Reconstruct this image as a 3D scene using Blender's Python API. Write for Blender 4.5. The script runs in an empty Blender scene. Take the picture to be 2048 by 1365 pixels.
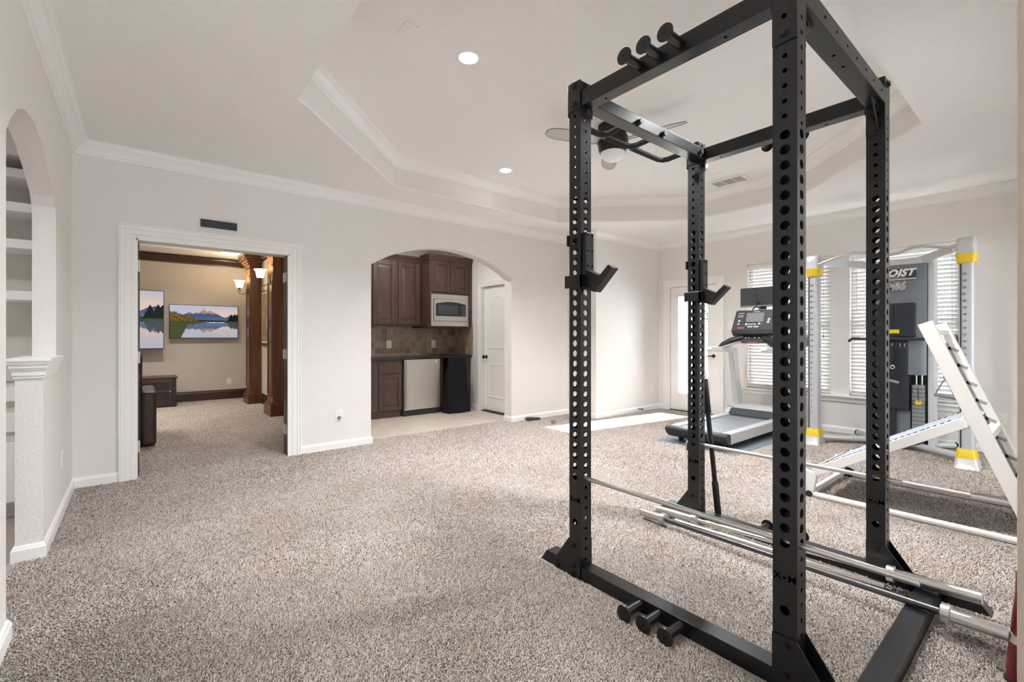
import bpy, math, random
from mathutils import Vector, Matrix
random.seed(7)
SC = bpy.context.scene
COL = SC.collection
PI = math.pi

# ------------------------------------------------------------------ camera
H = 1.19
cam_data = bpy.data.cameras.new('camera')
cam = bpy.data.objects.new('camera', cam_data)
COL.objects.link(cam)
cam.location = (0, 0, H)
cam.rotation_euler = (PI / 2, 0, math.radians(50.77 - 90))
cam_data.sensor_width = 36.0
cam_data.lens = 915.5 / 2048 * 36
cam_data.shift_y = -(682.5 - 675.3) / 2048
cam_data.clip_start = 0.05
SC.camera = cam

# ------------------------------------------------------------------ sky, sun, exposure
w = bpy.data.worlds.new('world')
SC.world = w
w.use_nodes = True
bg = w.node_tree.nodes['Background']
bg.inputs['Color'].default_value = (0.80, 0.91, 1.0, 1)
bg.inputs['Strength'].default_value = 6.0
sun_d = bpy.data.lights.new('sun', 'SUN')
sun_d.energy = 22
sun_d.angle = math.radians(0.6)
sun_d.color = (1.0, 0.975, 0.94)
sun = bpy.data.objects.new('sun', sun_d)
COL.objects.link(sun)
sun.location = (12, 1, 8)
sun.rotation_euler = Vector((-2.70, 0.38, -1.88)).to_track_quat('-Z', 'Y').to_euler()
SC.view_settings.view_transform = 'Standard'
SC.view_settings.look = 'None'
SC.view_settings.gamma = 1.0
SC.view_settings.use_curve_mapping = False
SC.view_settings.exposure = 0.95
try:
    SC.cycles.use_denoising = True
    SC.cycles.denoiser = 'OPENIMAGEDENOISE'
    SC.cycles.max_bounces = 14
    SC.cycles.diffuse_bounces = 8
    SC.cycles.glossy_bounces = 4
    SC.cycles.transparent_max_bounces = 12
    SC.cycles.sample_clamp_indirect = 8
    SC.cycles.caustics_reflective = False
    SC.cycles.caustics_refractive = False
except Exception:
    pass

def area_light(name, loc, size, power, color, direction=(0, 0, -1), shape='DISK', size_y=None, spread=180):
    d = bpy.data.lights.new(name, 'AREA')
    d.shape = shape
    d.size = size
    if size_y: d.size_y = size_y
    d.energy = power
    d.color = color
    d.spread = math.radians(spread)
    o = bpy.data.objects.new(name, d)
    COL.objects.link(o)
    o.location = loc
    o.rotation_euler = Vector(direction).to_track_quat('-Z', 'Y').to_euler()
    return o

def portal(name, loc, sx, sy, direction):
    o = area_light(name, loc, sx, 1, (1, 1, 1), direction, 'RECTANGLE', sy)
    o.data.cycles.is_portal = True
    return o

# ------------------------------------------------------------------ node helpers
class NT:
    def __init__(self, m):
        m.use_nodes = True
        self.t = m.node_tree
        self.n = self.t.nodes
        self.bsdf = self.n['Principled BSDF']
        self.out = self.n['Material Output']
    def node(self, typ, **kw):
        nd = self.n.new(typ)
        for k, v in kw.items(): setattr(nd, k, v)
        return nd
    def put(self, sock, v):
        if hasattr(v, 'is_output'): self.t.links.new(v, sock)
        elif v is not None:
            if isinstance(v, (tuple, list)) and len(v) == 3 and sock.type == 'RGBA': v = (*v, 1)
            sock.default_value = v
    def m(self, op, a, b=None, c=None, clamp=False):
        nd = self.node('ShaderNodeMath', operation=op, use_clamp=clamp)
        self.put(nd.inputs[0], a)
        if b is not None: self.put(nd.inputs[1], b)
        if c is not None: self.put(nd.inputs[2], c)
        return nd.outputs[0]
    def mix(self, f, a, b):
        nd = self.node('ShaderNodeMix', data_type='RGBA')
        self.put(nd.inputs[0], f); self.put(nd.inputs[6], a); self.put(nd.inputs[7], b)
        return nd.outputs[2]
    def coord(self):
        return self.node('ShaderNodeTexCoord').outputs['Object']
    def geo(self):
        return self.node('ShaderNodeNewGeometry').outputs['Position']
    def noise(self, v, scale, detail=3.0, rough=0.55, out='Fac'):
        nd = self.node('ShaderNodeTexNoise')
        self.put(nd.inputs['Vector'], v)
        nd.inputs['Scale'].default_value = scale
        nd.inputs['Detail'].default_value = detail
        nd.inputs['Roughness'].default_value = rough
        return nd.outputs[out]
    def mapping(self, v, scale=(1, 1, 1), rot=(0, 0, 0), loc=(0, 0, 0)):
        nd = self.node('ShaderNodeMapping')
        self.put(nd.inputs['Vector'], v)
        nd.inputs['Scale'].default_value = scale
        nd.inputs['Rotation'].default_value = rot
        nd.inputs['Location'].default_value = loc
        return nd.outputs[0]
    def ramp(self, f, stops, interp='LINEAR'):
        nd = self.node('ShaderNodeValToRGB')
        nd.color_ramp.interpolation = interp
        e = nd.color_ramp.elements
        while len(e) > 1: e.remove(e[-1])
        for i, (p, c) in enumerate(stops):
            if not isinstance(c, (tuple, list)): c = (c, c, c)
            el = e[0] if i == 0 else e.new(p)
            el.position = p; el.color = (*c, 1)
        self.put(nd.inputs[0], f)
        return nd.outputs[0]
    def bump(self, h, strength=0.3, dist=0.01):
        nd = self.node('ShaderNodeBump')
        self.put(nd.inputs['Height'], h)
        nd.inputs['Strength'].default_value = strength
        nd.inputs['Distance'].default_value = dist
        self.t.links.new(nd.outputs[0], self.bsdf.inputs['Normal'])

def mat(name, color, rough=0.5, metal=0.0, spec=0.5, **kw):
    m = bpy.data.materials.new(name)
    t = NT(m)
    b = t.bsdf
    t.put(b.inputs['Base Color'], color)
    b.inputs['Roughness'].default_value = rough
    b.inputs['Metallic'].default_value = metal
    b.inputs['Specular IOR Level'].default_value = spec
    for k, v in kw.items(): t.put(b.inputs[k], v)
    m['x'] = 1
    return m, t

M = {}
def simple(key, color, rough=0.5, metal=0.0, spec=0.5, grain=None, bump=None, **kw):
    """a plain procedural material with a little noise in its colour, and optionally fine bump"""
    m, t = mat(key, color, rough, metal, spec, **kw)
    g = t.geo()
    amt, sc = grain if grain else (0.05, 30)
    n = t.noise(g, sc, 2)
    lo = tuple(c * (1 - amt) for c in color); hi = tuple(min(1, c * (1 + amt)) for c in color)
    t.put(t.bsdf.inputs['Base Color'], t.mix(n, lo, hi))
    if bump: t.bump(t.noise(g, bump[0], 2), bump[1], bump[2])
    M[key] = m
    return m

simple('wall', (0.80, 0.777, 0.750), 0.75, grain=(0.02, 8), bump=(62, 0.55, 0.005))
simple('ceiling', (0.87, 0.86, 0.845), 0.8, grain=(0.02, 8), bump=(75, 0.7, 0.006))
simple('tan_wall', (0.60, 0.555, 0.495), 0.8, grain=(0.03, 6), bump=(90, 0.2, 0.003))
simple('wall_end_shade', (0.36, 0.305, 0.25), 0.8, grain=(0.03, 6), bump=(70, 0.35, 0.004))  # wall colour darkened to stand in for shade
simple('trim', (0.88, 0.875, 0.86), 0.38, grain=(0.01, 5))
simple('white_plastic', (0.86, 0.85, 0.83), 0.35)
simple('white_metal', (0.80, 0.79, 0.76), 0.35, grain=(0.02, 10))
simple('black_metal', (0.0062, 0.0067, 0.0085), 0.33, spec=0.55, bump=(900, 0.1, 0.0005))
simple('black_plastic', (0.02, 0.021, 0.024), 0.45)
simple('black_foam', (0.018, 0.019, 0.021), 0.8, bump=(500, 0.3, 0.001))
simple('hole_dark', (0.002, 0.002, 0.002), 1.0, spec=0.0)
simple('grey_plastic', (0.24, 0.245, 0.25), 0.45)
simple('dark_grey', (0.05, 0.055, 0.064), 0.4, grain=(0.08, 20))
simple('shroud', (0.155, 0.17, 0.19), 0.42, grain=(0.08, 12))
simple('navy_panel', (0.016, 0.021, 0.029), 0.4)
simple('silver_paint', (0.60, 0.61, 0.62), 0.36, metal=0.25, grain=(0.03, 15))
simple('alu', (0.52, 0.535, 0.56), 0.38, metal=0.15, grain=(0.03, 40))
simple('yellow', (0.80, 0.56, 0.02), 0.4, grain=(0.06, 20))
simple('chrome', (0.78, 0.76, 0.72), 0.22, metal=1.0)
simple('satin_steel', (0.64, 0.625, 0.60), 0.3, metal=1.0)
simple('bronze', (0.03, 0.024, 0.02), 0.35, metal=0.6)
simple('nickel', (0.70, 0.68, 0.65), 0.4, metal=0.7)
simple('leather', (0.042, 0.022, 0.018), 0.42, grain=(0.25, 20), bump=(160, 0.25, 0.003))
simple('granite', (0.022, 0.022, 0.022), 0.15, grain=(0.5, 200))
simple('black_cloth', (0.006, 0.006, 0.010), 0.8, spec=0.3, bump=(25, 0.35, 0.01))
simple('red_paint', (0.15, 0.010, 0.016), 0.25)
simple('belt', (0.23, 0.25, 0.27), 0.5, grain=(0.05, 60))
simple('mat_blue', (0.16, 0.19, 0.23), 0.7, grain=(0.2, 40), bump=(120, 0.3, 0.003))
simple('pad', (0.40, 0.45, 0.52), 0.55, grain=(0.08, 25), bump=(30, 0.3, 0.006))
simple('slot_grey', (0.33, 0.34, 0.36), 0.5)
simple('charcoal_panel', (0.045, 0.046, 0.050), 0.35)
simple('stucco', (0.75, 0.72, 0.66), 0.9, bump=(60, 0.3, 0.01))
simple('concrete', (0.72, 0.70, 0.67), 0.9, grain=(0.1, 3))
simple('leaf', (0.014, 0.021, 0.010), 0.6, grain=(0.5, 6))
simple('bark', (0.10, 0.075, 0.05), 0.9, grain=(0.3, 20))
simple('interior_white', (0.66, 0.63, 0.58), 0.55)
simple('rubber', (0.012, 0.012, 0.012), 0.7)
simple('orange_print', (0.45, 0.12, 0.07), 0.5)
simple('pale_print', (0.62, 0.62, 0.60), 0.5)

def carpet_material():
    m, t = mat('carpet', (0.5, 0.45, 0.4), 0.95, spec=0.1)
    g = t.geo()
    warp = t.noise(g, 14, 2, out='Color')
    v = t.node('ShaderNodeVectorMath', operation='MULTIPLY_ADD')
    t.put(v.inputs[0], warp); v.inputs[1].default_value = (0.03, 0.03, 0.0); t.put(v.inputs[2], g)
    n1 = t.noise(v.outputs[0], 95, 3, 0.7)
    n2 = t.noise(t.mapping(v.outputs[0], (1, 1, 1), (0, 0, 0.7)), 230, 2, 0.6)
    n3 = t.noise(g, 2.2, 3, 0.6)
    n4 = t.noise(g, 34, 2, 0.6)
    s = t.m('ADD', t.m('MULTIPLY', n1, 0.62), t.m('MULTIPLY', n2, 0.38))
    c = t.ramp(s, [(0.33, (0.22, 0.18, 0.15)), (0.44, (0.33, 0.28, 0.245)), (0.52, (0.42, 0.37, 0.335)), (0.64, (0.52, 0.48, 0.45))])
    tone = t.m('ADD', t.m('MULTIPLY', n3, 0.55), t.m('MULTIPLY', n4, 0.45))
    c2 = t.mix(t.ramp(tone, [(0.36, 0.0), (0.66, 1.0)]), t.mix(0.18, c, (0.55, 0.44, 0.35)), t.mix(0.10, c, (0.74, 0.72, 0.71)))
    t.put(t.bsdf.inputs['Base Color'], c2)
    t.bsdf.inputs['Sheen Weight'].default_value = 0.1
    t.bump(t.m('ADD', s, t.m('MULTIPLY', n4, 0.5)), 0.85, 0.014)
    M['carpet'] = m
carpet_material()

def wood(key, dark, light, rough, axis='Z', scale=1.0, spec=0.5):
    m, t = mat(key, light, rough, spec=spec)
    g = t.geo()
    sc = {'Z': (9, 9, 0.9), 'X': (0.9, 9, 9), 'Y': (9, 0.9, 9)}[axis]
    n = t.noise(t.mapping(g, tuple(a * scale for a in sc)), 2.2, 5, 0.65)
    f = t.noise(t.mapping(g, tuple(a * scale * 6 for a in sc)), 3, 3, 0.6)
    s = t.m('ADD', t.m('MULTIPLY', n, 0.75), t.m('MULTIPLY', f, 0.25))
    t.put(t.bsdf.inputs['Base Color'], t.ramp(s, [(0.32, dark), (0.68, light)]))
    t.bump(f, 0.06, 0.002)
    M[key] = m
wood('cab_wood', (0.050, 0.027, 0.022), (0.100, 0.056, 0.046), 0.36)
wood('theater_wood', (0.055, 0.020, 0.008), (0.185, 0.075, 0.026), 0.3, scale=0.8)
wood('dark_wood', (0.028, 0.012, 0.008), (0.072, 0.030, 0.018), 0.32, axis='X')
wood('door_wood', (0.022, 0.013, 0.011), (0.042, 0.025, 0.020), 0.35)

def backsplash_material():
    m, t = mat('backsplash', (0.3, 0.22, 0.15), 0.45)
    g = t.geo()
    sep = t.node('ShaderNodeSeparateXYZ'); t.put(sep.inputs[0], g)
    com = t.node('ShaderNodeCombineXYZ')
    t.put(com.inputs[0], t.m('ADD', sep.outputs[0], sep.outputs[1])); t.put(com.inputs[1], sep.outputs[2])
    b = t.node('ShaderNodeTexBrick')
    b.offset = 0.0
    t.put(b.inputs['Vector'], t.mapping(com.outputs[0], loc=(0.03, 0.1, 0)))
    b.inputs['Scale'].default_value = 1.0
    b.inputs['Mortar Size'].default_value = 0.003
    b.inputs['Brick Width'].default_value = 0.102
    b.inputs['Row Height'].default_value = 0.102
    b.inputs['Color1'].default_value = (0, 0, 0, 1); b.inputs['Color2'].default_value = (1, 1, 1, 1)
    b.inputs['Mortar'].default_value = (0.5, 0.5, 0.5, 1)
    b.inputs['Bias'].default_value = 0.0
    c = t.ramp(b.outputs['Color'], [(0.0, (0.15, 0.10, 0.07)), (0.25, (0.26, 0.185, 0.125)), (0.5, (0.36, 0.285, 0.22)), (0.75, (0.40, 0.26, 0.13)), (1.0, (0.48, 0.40, 0.32))])
    n = t.noise(g, 45, 4, 0.65)
    c = t.mix(0.45, c, t.ramp(n, [(0.3, (0.15, 0.11, 0.08)), (0.7, (0.50, 0.40, 0.30))]))
    c = t.mix(b.outputs['Fac'], c, (0.40, 0.34, 0.27))
    t.put(t.bsdf.inputs['Base Color'], c)
    t.bump(t.m('SUBTRACT', n, b.outputs['Fac']), 0.3, 0.003)
    M['backsplash'] = m
backsplash_material()

def floor_tile_material():
    m, t = mat('floor_tile', (0.6, 0.5, 0.4), 0.4)
    g = t.geo()
    b = t.node('ShaderNodeTexBrick'); b.offset = 0.0
    t.put(b.inputs['Vector'], t.mapping(g, rot=(0, 0, PI / 4)))
    b.inputs['Scale'].default_value = 1.0; b.inputs['Mortar Size'].default_value = 0.003
    b.inputs['Brick Width'].default_value = 0.33; b.inputs['Row Height'].default_value = 0.33
    n = t.noise(g, 7, 5, 0.6)
    c = t.ramp(n, [(0.3, (0.56, 0.48, 0.40)), (0.7, (0.68, 0.61, 0.53))])
    t.put(t.bsdf.inputs['Base Color'], t.mix(b.outputs['Fac'], c, (0.54, 0.47, 0.40)))
    M['floor_tile'] = m
floor_tile_material()

def steel_material():
    m, t = mat('stainless', (0.62, 0.60, 0.57), 0.3, 1.0)
    g = t.geo()
    n = t.noise(t.mapping(g, (1, 1, 90)), 3, 3)
    t.put(t.bsdf.inputs['Roughness'], t.m('MULTIPLY_ADD', n, 0.14, 0.25))
    t.put(t.bsdf.inputs['Base Color'], t.mix(n, (0.58, 0.56, 0.53), (0.68, 0.66, 0.63)))
    t.bsdf.inputs['Anisotropic'].default_value = 0.5
    M['stainless'] = m
steel_material()

def glass_material(key, tint=(1, 1, 1), refl=0.12):
    m = bpy.data.materials.new(key); m.use_nodes = True
    nt = m.node_tree; n = nt.nodes; n.clear()
    o = n.new('ShaderNodeOutputMaterial'); mx = n.new('ShaderNodeMixShader')
    tr = n.new('ShaderNodeBsdfTransparent'); gl = n.new('ShaderNodeBsdfGlossy'); fr = n.new('ShaderNodeFresnel')
    fr.inputs[0].default_value = 1.45
    tr.inputs[0].default_value = (*tint, 1); gl.inputs['Roughness'].default_value = 0.02
    nt.links.new(fr.outputs[0], mx.inputs[0]); nt.links.new(tr.outputs[0], mx.inputs[1]); nt.links.new(gl.outputs[0], mx.inputs[2])
    nt.links.new(mx.outputs[0], o.inputs[0])
    M[key] = m
glass_material('glass')

def slat_material():
    m = bpy.data.materials.new('slat'); m.use_nodes = True
    nt = m.node_tree; n = nt.nodes; n.clear()
    o = n.new('ShaderNodeOutputMaterial'); mx = n.new('ShaderNodeMixShader')
    d = n.new('ShaderNodeBsdfDiffuse'); t = n.new('ShaderNodeBsdfTranslucent')
    d.inputs[0].default_value = (0.66, 0.66, 0.66, 1); t.inputs[0].default_value = (0.9, 0.89, 0.86, 1)
    mx.inputs[0].default_value = 0.02
    nt.links.new(d.outputs[0], mx.inputs[1]); nt.links.new(t.outputs[0], mx.inputs[2]); nt.links.new(mx.outputs[0], o.inputs[0])
    M['slat'] = m
slat_material()

def blade_material():
    m, t = mat('fan_blade', (0.50, 0.49, 0.48), 0.2)
    t.bsdf.inputs['Alpha'].default_value = 0.5
    M['fan_blade'] = m
blade_material()

def glow(key, color, strength):
    m, t = mat(key, (0.9, 0.9, 0.9), 0.4)
    t.put(t.bsdf.inputs['Emission Color'], color); t.bsdf.inputs['Emission Strength'].default_value = strength
    M[key] = m
glow('downlight_lens', (1.0, 0.98, 0.95), 14)
glow('sconce_glass', (1.0, 0.80, 0.55), 7)
glow('globe', (0.92, 1.0, 1.0), 0.02)

def screen_material():
    """a lit display: mountains, autumn trees and a lake mirroring them, in the screen's own 0-1 coordinates"""
    m, t = mat('screen_picture', (0, 0, 0), 0.25, spec=0.08)
    uv = t.node('ShaderNodeTexCoord').outputs['UV']
    sep = t.node('ShaderNodeSeparateXYZ'); t.put(sep.inputs[0], uv)
    u, v = sep.outputs[0], sep.outputs[1]
    hz = 0.50
    d = t.m('SUBTRACT', v, hz)
    a = t.m('ABSOLUTE', d)
    a = t.m('MULTIPLY', a, t.ramp(d, [(0.0, 1.12), (0.001, 1.0)], 'CONSTANT'))
    jag = t.m('MULTIPLY', t.m('SUBTRACT', t.noise(t.mapping(uv, (34, 2, 1)), 1, 5, 0.8), 0.5), 0.11)
    ridge = t.m('ADD', t.ramp(u, [(0, .15), (.18, .20), (.28, .30), (.32, .24), (.37, .29), (.41, .26), (.48, .40), (.53, .31), (.58, .36), (.66, .27), (.77, .16), (.82, .15), (.90, .22), (.95, .24), (1, .20)]), jag)
    skyc = t.mix(t.ramp(u, [(0.1, 0.0), (0.75, 1.0)]), (0.42, 0.56, 0.72), (0.85, 0.58, 0.44))
    skyc = t.mix(t.ramp(t.m('ADD', a, t.m('MULTIPLY', t.noise(t.mapping(uv, (2, 9, 1)), 1, 3), 0.3)), [(0.3, 0.0), (0.65, 1.0)]), skyc, (0.50, 0.52, 0.60))
    tex = t.noise(t.mapping(uv, (16, 14, 1)), 1, 5, 0.7)
    peak = t.ramp(t.m('ADD', a, t.m('MULTIPLY', t.m('SUBTRACT', tex, 0.5), 0.25)), [(0.22, 0.0), (0.30, 1.0)])
    mtn = t.mix(t.ramp(a, [(0.02, 0.0), (0.2, 1.0)]), (0.10, 0.16, 0.30), (0.055, 0.085, 0.19))
    mtn = t.mix(peak, mtn, t.mix(tex, (0.30, 0.12, 0.13), (0.75, 0.40, 0.33)))
    c = t.mix(t.m('LESS_THAN', a, ridge), skyc, mtn)
    tn = t.noise(t.mapping(uv, (70, 18, 1)), 1, 4, 0.75)
    blob = t.m('MULTIPLY', t.m('SUBTRACT', t.noise(t.mapping(uv, (38, 1.5, 1)), 1, 4, 0.7), 0.5), 0.42)
    pine = t.m('ADD', t.ramp(u, [(0.3, .07), (.5, .05), (.85, .045), (.86, .12), (.875, .16), (.885, .22), (.9, .26), (.915, .19), (.925, .14), (.94, .20), (.96, .28), (.975, .22), (1.0, .27)]), t.m('MULTIPLY', jag, 0.5))
    c = t.mix(t.m('LESS_THAN', a, pine), c, t.mix(tn, (0.002, 0.005, 0.005), (0.012, 0.022, 0.014)))
    autumn = t.m('ADD', t.ramp(u, [(0, .30), (.05, .30), (.12, .26), (.2, .2), (.3, .15), (.38, .09), (.44, 0.0)]), t.m('MULTIPLY', blob, t.ramp(u, [(0.38, 1.0), (0.45, 0.0)])))
    c = t.mix(t.m('LESS_THAN', a, autumn), c, t.ramp(tn, [(0.36, (0.010, 0.014, 0.006)), (0.48, (0.07, 0.06, 0.012)), (0.60, (0.42, 0.17, 0.02))]))
    water = t.m('LESS_THAN', d, 0.0)
    c = t.mix(t.m('MULTIPLY', water, 0.25), c, (0.22, 0.27, 0.33))
    shine = t.m('MULTIPLY', t.m('MULTIPLY', water, t.m('GREATER_THAN', d, -0.035)), t.ramp(u, [(0.45, 0.0), (0.6, 1.0), (0.78, 1.0), (0.82, 0.0)]))
    c = t.mix(t.m('MULTIPLY', shine, 0.8), c, (0.62, 0.62, 0.62))
    bank = t.m('MULTIPLY', t.m('LESS_THAN', d, 0.02), t.m('LESS_THAN', t.m('ADD', t.m('MULTIPLY', d, -1.0), t.m('MULTIPLY', t.m('SUBTRACT', tn, 0.5), 0.35)), t.ramp(u, [(0, .58), (.15, .52), (.25, .12), (.4, .06), (.5, .03), (.52, 0.0), (.80, 0.0), (.81, .02), (1, .03)])))
    c = t.mix(bank, c, t.ramp(tn, [(0.3, (0.012, 0.018, 0.008)), (0.6, (0.09, 0.10, 0.03))]))
    t.put(t.bsdf.inputs['Emission Color'], c)
    t.bsdf.inputs['Emission Strength'].default_value = 0.50
    M['screen_picture'] = m
screen_material()

def artwork_material():
    m, t = mat('framed_picture', (0.3, 0.22, 0.12), 0.4)
    n = t.noise(t.mapping(t.geo(), (1, 9, 5)), 2, 4)
    t.put(t.bsdf.inputs['Base Color'], t.ramp(n, [(0.3, (0.08, 0.06, 0.03)), (0.5, (0.34, 0.24, 0.10)), (0.7, (0.55, 0.48, 0.33))]))
    M['framed_picture'] = m
artwork_material()

# ------------------------------------------------------------------ mesh helpers
class MB:
    def __init__(self):
        self.v = []; self.f = []; self.uv = {}
    def add(self, vs, fs):
        o = len(self.v)
        self.v += [tuple(a) for a in vs]
        self.f += [tuple(o + i for i in f) for f in fs]
        return self
    def box(self, x0, x1, y0, y1, z0, z1):
        vs = [(x, y, z) for z in (z0, z1) for y in (y0, y1) for x in (x0, x1)]
        return self.add(vs, [(0, 2, 3, 1), (4, 5, 7, 6), (0, 1, 5, 4), (2, 6, 7, 3), (0, 4, 6, 2), (1, 3, 7, 5)])
    def prism(self, poly, axis, a, b):
        def P(p, t):
            return {'X': (t, p[0], p[1]), 'Y': (p[0], t, p[1]), 'Z': (p[0], p[1], t)}[axis]
        n = len(poly)
        vs = [P(p, a) for p in poly] + [P(p, b) for p in poly]
        fs = [tuple(range(n))[::-1], tuple(range(n, 2 * n))] + [(i, (i + 1) % n, n + (i + 1) % n, n + i) for i in range(n)]
        return self.add(vs, fs)
    def beam(self, p0, p1, w, h, up=(0, 0, 1)):
        """a box bar from p0 to p1; w is measured sideways, h along up"""
        p0, p1 = Vector(p0), Vector(p1)
        d = (p1 - p0).normalized(); u = Vector(up); s = d.cross(u).normalized(); u = s.cross(d).normalized()
        vs = []
        for p in (p0, p1):
            for a, b in ((-1, -1), (1, -1), (1, 1), (-1, 1)): vs.append(p + s * a * w / 2 + u * b * h / 2)
        return self.add(vs, [(3, 2, 1, 0), (4, 5, 6, 7), (0, 1, 5, 4), (1, 2, 6, 5), (2, 3, 7, 6), (3, 0, 4, 7)])
    def tube(self, pts, r, n=12, caps=True):
        pts = [Vector(p) for p in pts]
        rs = r if isinstance(r, (list, tuple)) else [r] * len(pts)
        rings = []; prev = None
        for i, p in enumerate(pts):
            if i == 0: d = pts[1] - p
            elif i == len(pts) - 1: d = p - pts[i - 1]
            else: d = (p - pts[i - 1]).normalized() + (pts[i + 1] - p).normalized()
            d = d.normalized() if d.length > 1e-9 else Vector((0, 0, 1))
            if prev is None:
                ref = Vector((0, 0, 1)) if abs(d.z) < 0.9 else Vector((1, 0, 0))
                s = d.cross(ref).normalized()
            else:
                s = (prev - d * prev.dot(d))
                s = s.normalized() if s.length > 1e-6 else d.orthogonal().normalized()
            prev = s; u = s.cross(d)
            rings.append([p + (s * math.cos(2 * PI * k / n) + u * math.sin(2 * PI * k / n)) * rs[i] for k in range(n)])
        vs = [q for ring in rings for q in ring]
        fs = []
        for i in range(len(rings) - 1):
            for k in range(n):
                fs.append((i * n + k, i * n + (k + 1) % n, (i + 1) * n + (k + 1) % n, (i + 1) * n + k))
        if caps: fs += [tuple(range(n))[::-1], tuple((len(rings) - 1) * n + k for k in range(n))]
        return self.add(vs, fs)
    def cyl(self, p0, p1, r, n=16): return self.tube([p0, p1], r, n)
    def lathe(self, prof, base, axis=(0, 0, 1), n=24, sx=1.0):
        """prof: (radius, distance along axis) pairs from base"""
        ax = Vector(axis).normalized(); s = ax.orthogonal().normalized(); u = ax.cross(s); b = Vector(base)
        vs = []; fs = []
        for r, t in prof:
            for k in range(n): vs.append(b + ax * t + (s * math.cos(2 * PI * k / n) + u * math.sin(2 * PI * k / n)) * max(r, 1e-5))
        for i in range(len(prof) - 1):
            for k in range(n): fs.append((i * n + k, i * n + (k + 1) % n, (i + 1) * n + (k + 1) % n, (i + 1) * n + k))
        fs += [tuple(range(n))[::-1], tuple((len(prof) - 1) * n + k for k in range(n))]
        return self.add(vs, fs)
    def sweep(self, path, prof, side=1, closed=False):
        """a moulding: prof = (offset from wall, height) pairs along a floor-plan path; side picks the room side"""
        n = len(path); P = [Vector((p[0], p[1])) for p in path]; m = len(prof)
        vs = []
        for i in range(n):
            a = P[i - 1] if (i > 0 or closed) else None
            b = P[(i + 1) % n] if (i < n - 1 or closed) else None
            d1 = (P[i] - a).normalized() if a is not None else (b - P[i]).normalized()
            d2 = (b - P[i]).normalized() if b is not None else d1
            n1 = Vector((-d1.y, d1.x)) * side; n2 = Vector((-d2.y, d2.x)) * side
            bis = (n1 + n2); bis = bis / max(1e-6, bis.dot(n1)) if bis.length > 1e-6 else n1
            for o, z in prof: q = P[i] + bis * o; vs.append((q.x, q.y, z))
        fs = []
        for i in range(n if closed else n - 1):
            j = (i + 1) % n
            for k in range(m):
                l = (k + 1) % m
                fs.append((i * m + k, i * m + l, j * m + l, j * m + k))
        if not closed: fs += [tuple(range(m)), tuple((n - 1) * m + k for k in range(m))[::-1]]
        return self.add(vs, fs)
    def build(self, name, material, parent=None, bevel=0.0, smooth=False, seg=2):
        off = Vector((0, 0, 0)); q = parent
        while q is not None: off += q.location; q = q.parent
        me = bpy.data.meshes.new(name)
        me.from_pydata([tuple(Vector(a) - off) for a in self.v], [], self.f)
        me.validate()
        import bmesh
        bm = bmesh.new(); bm.from_mesh(me)
        bmesh.ops.recalc_face_normals(bm, faces=bm.faces)
        bm.to_mesh(me); bm.free()
        me.materials.append(M[material] if isinstance(material, str) else material)
        o = bpy.data.objects.new(name, me)
        COL.objects.link(o)
        if parent is not None: o.parent = parent
        if smooth:
            for p in me.polygons: p.use_smooth = True
            me.set_sharp_from_angle(angle=math.radians(38))
        if bevel:
            b = o.modifiers.new('bevel', 'BEVEL'); b.width = bevel; b.segments = seg; b.limit_method = 'ANGLE'; b.angle_limit = math.radians(50)
        return o

def thing(name, label, cat, loc=(0, 0, 0), group=None):
    o = bpy.data.objects.new(name, None)
    COL.objects.link(o)
    o.location = loc; o.empty_display_size = 0.1
    o['label'] = label; o['category'] = cat
    if group: o['group'] = group
    return o

def tag(o, label, cat, group=None):
    o['label'] = label; o['category'] = cat
    if group: o['group'] = group
    return o

def struct(mb, name, material, parent=None, **kw):
    o = mb.build(name, material, parent, **kw)
    if parent is None: o['kind'] = 'structure'
    return o

def setting(name, loc=(0, 0, 0)):
    o = bpy.data.objects.new(name, None); COL.objects.link(o); o.location = loc; o['kind'] = 'structure'
    return o

def copy_thing(root, loc, label=None):
    r = root.copy(); COL.objects.link(r); r.location = loc
    if label: r['label'] = label
    for ch in list(root.children):
        c = ch.copy(); COL.objects.link(c); c.parent = r
        for g in list(ch.children):
            e = g.copy(); COL.objects.link(e); e.parent = c
    return r

def lettering(name, body, size, origin, right, up, material, parent, shear=0.0, bold=0.0, depth=0.001, spacing=1.0):
    """flat letters: origin is the middle of the line, right/up the directions it is written in"""
    cu = bpy.data.curves.new(name, 'FONT')
    cu.body = body; cu.size = size; cu.shear = shear; cu.offset = bold; cu.extrude = depth
    cu.align_x = 'CENTER'; cu.align_y = 'CENTER'; cu.space_character = spacing; cu.resolution_u = 3
    tmp = bpy.data.objects.new(name, cu); COL.objects.link(tmp)
    dg = bpy.context.evaluated_depsgraph_get(); dg.update()
    me = bpy.data.meshes.new_from_object(tmp.evaluated_get(dg))
    bpy.data.objects.remove(tmp); bpy.data.curves.remove(cu)
    r, u = Vector(right).normalized(), Vector(up).normalized(); n = r.cross(u)
    off = Vector((0, 0, 0)); q = parent
    while q is not None: off += q.location; q = q.parent
    o0 = Vector(origin) - off
    for vtx in me.vertices: vtx.co = o0 + r * vtx.co.x + u * vtx.co.y + n * vtx.co.z
    me.name = name
    me.materials.clear(); me.materials.append(M[material])
    o = bpy.data.objects.new(name, me); COL.objects.link(o)
    if parent is not None: o.parent = parent
    return o
# ================================================================== the room shell
YF = 0.062
XL, XR, YB, YJ, XJ, CZ, TZ = -0.40, 6.765, 4.96, 4.39, 5.165, 2.743, 3.05
WT = 0.16            # back wall thickness

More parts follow.
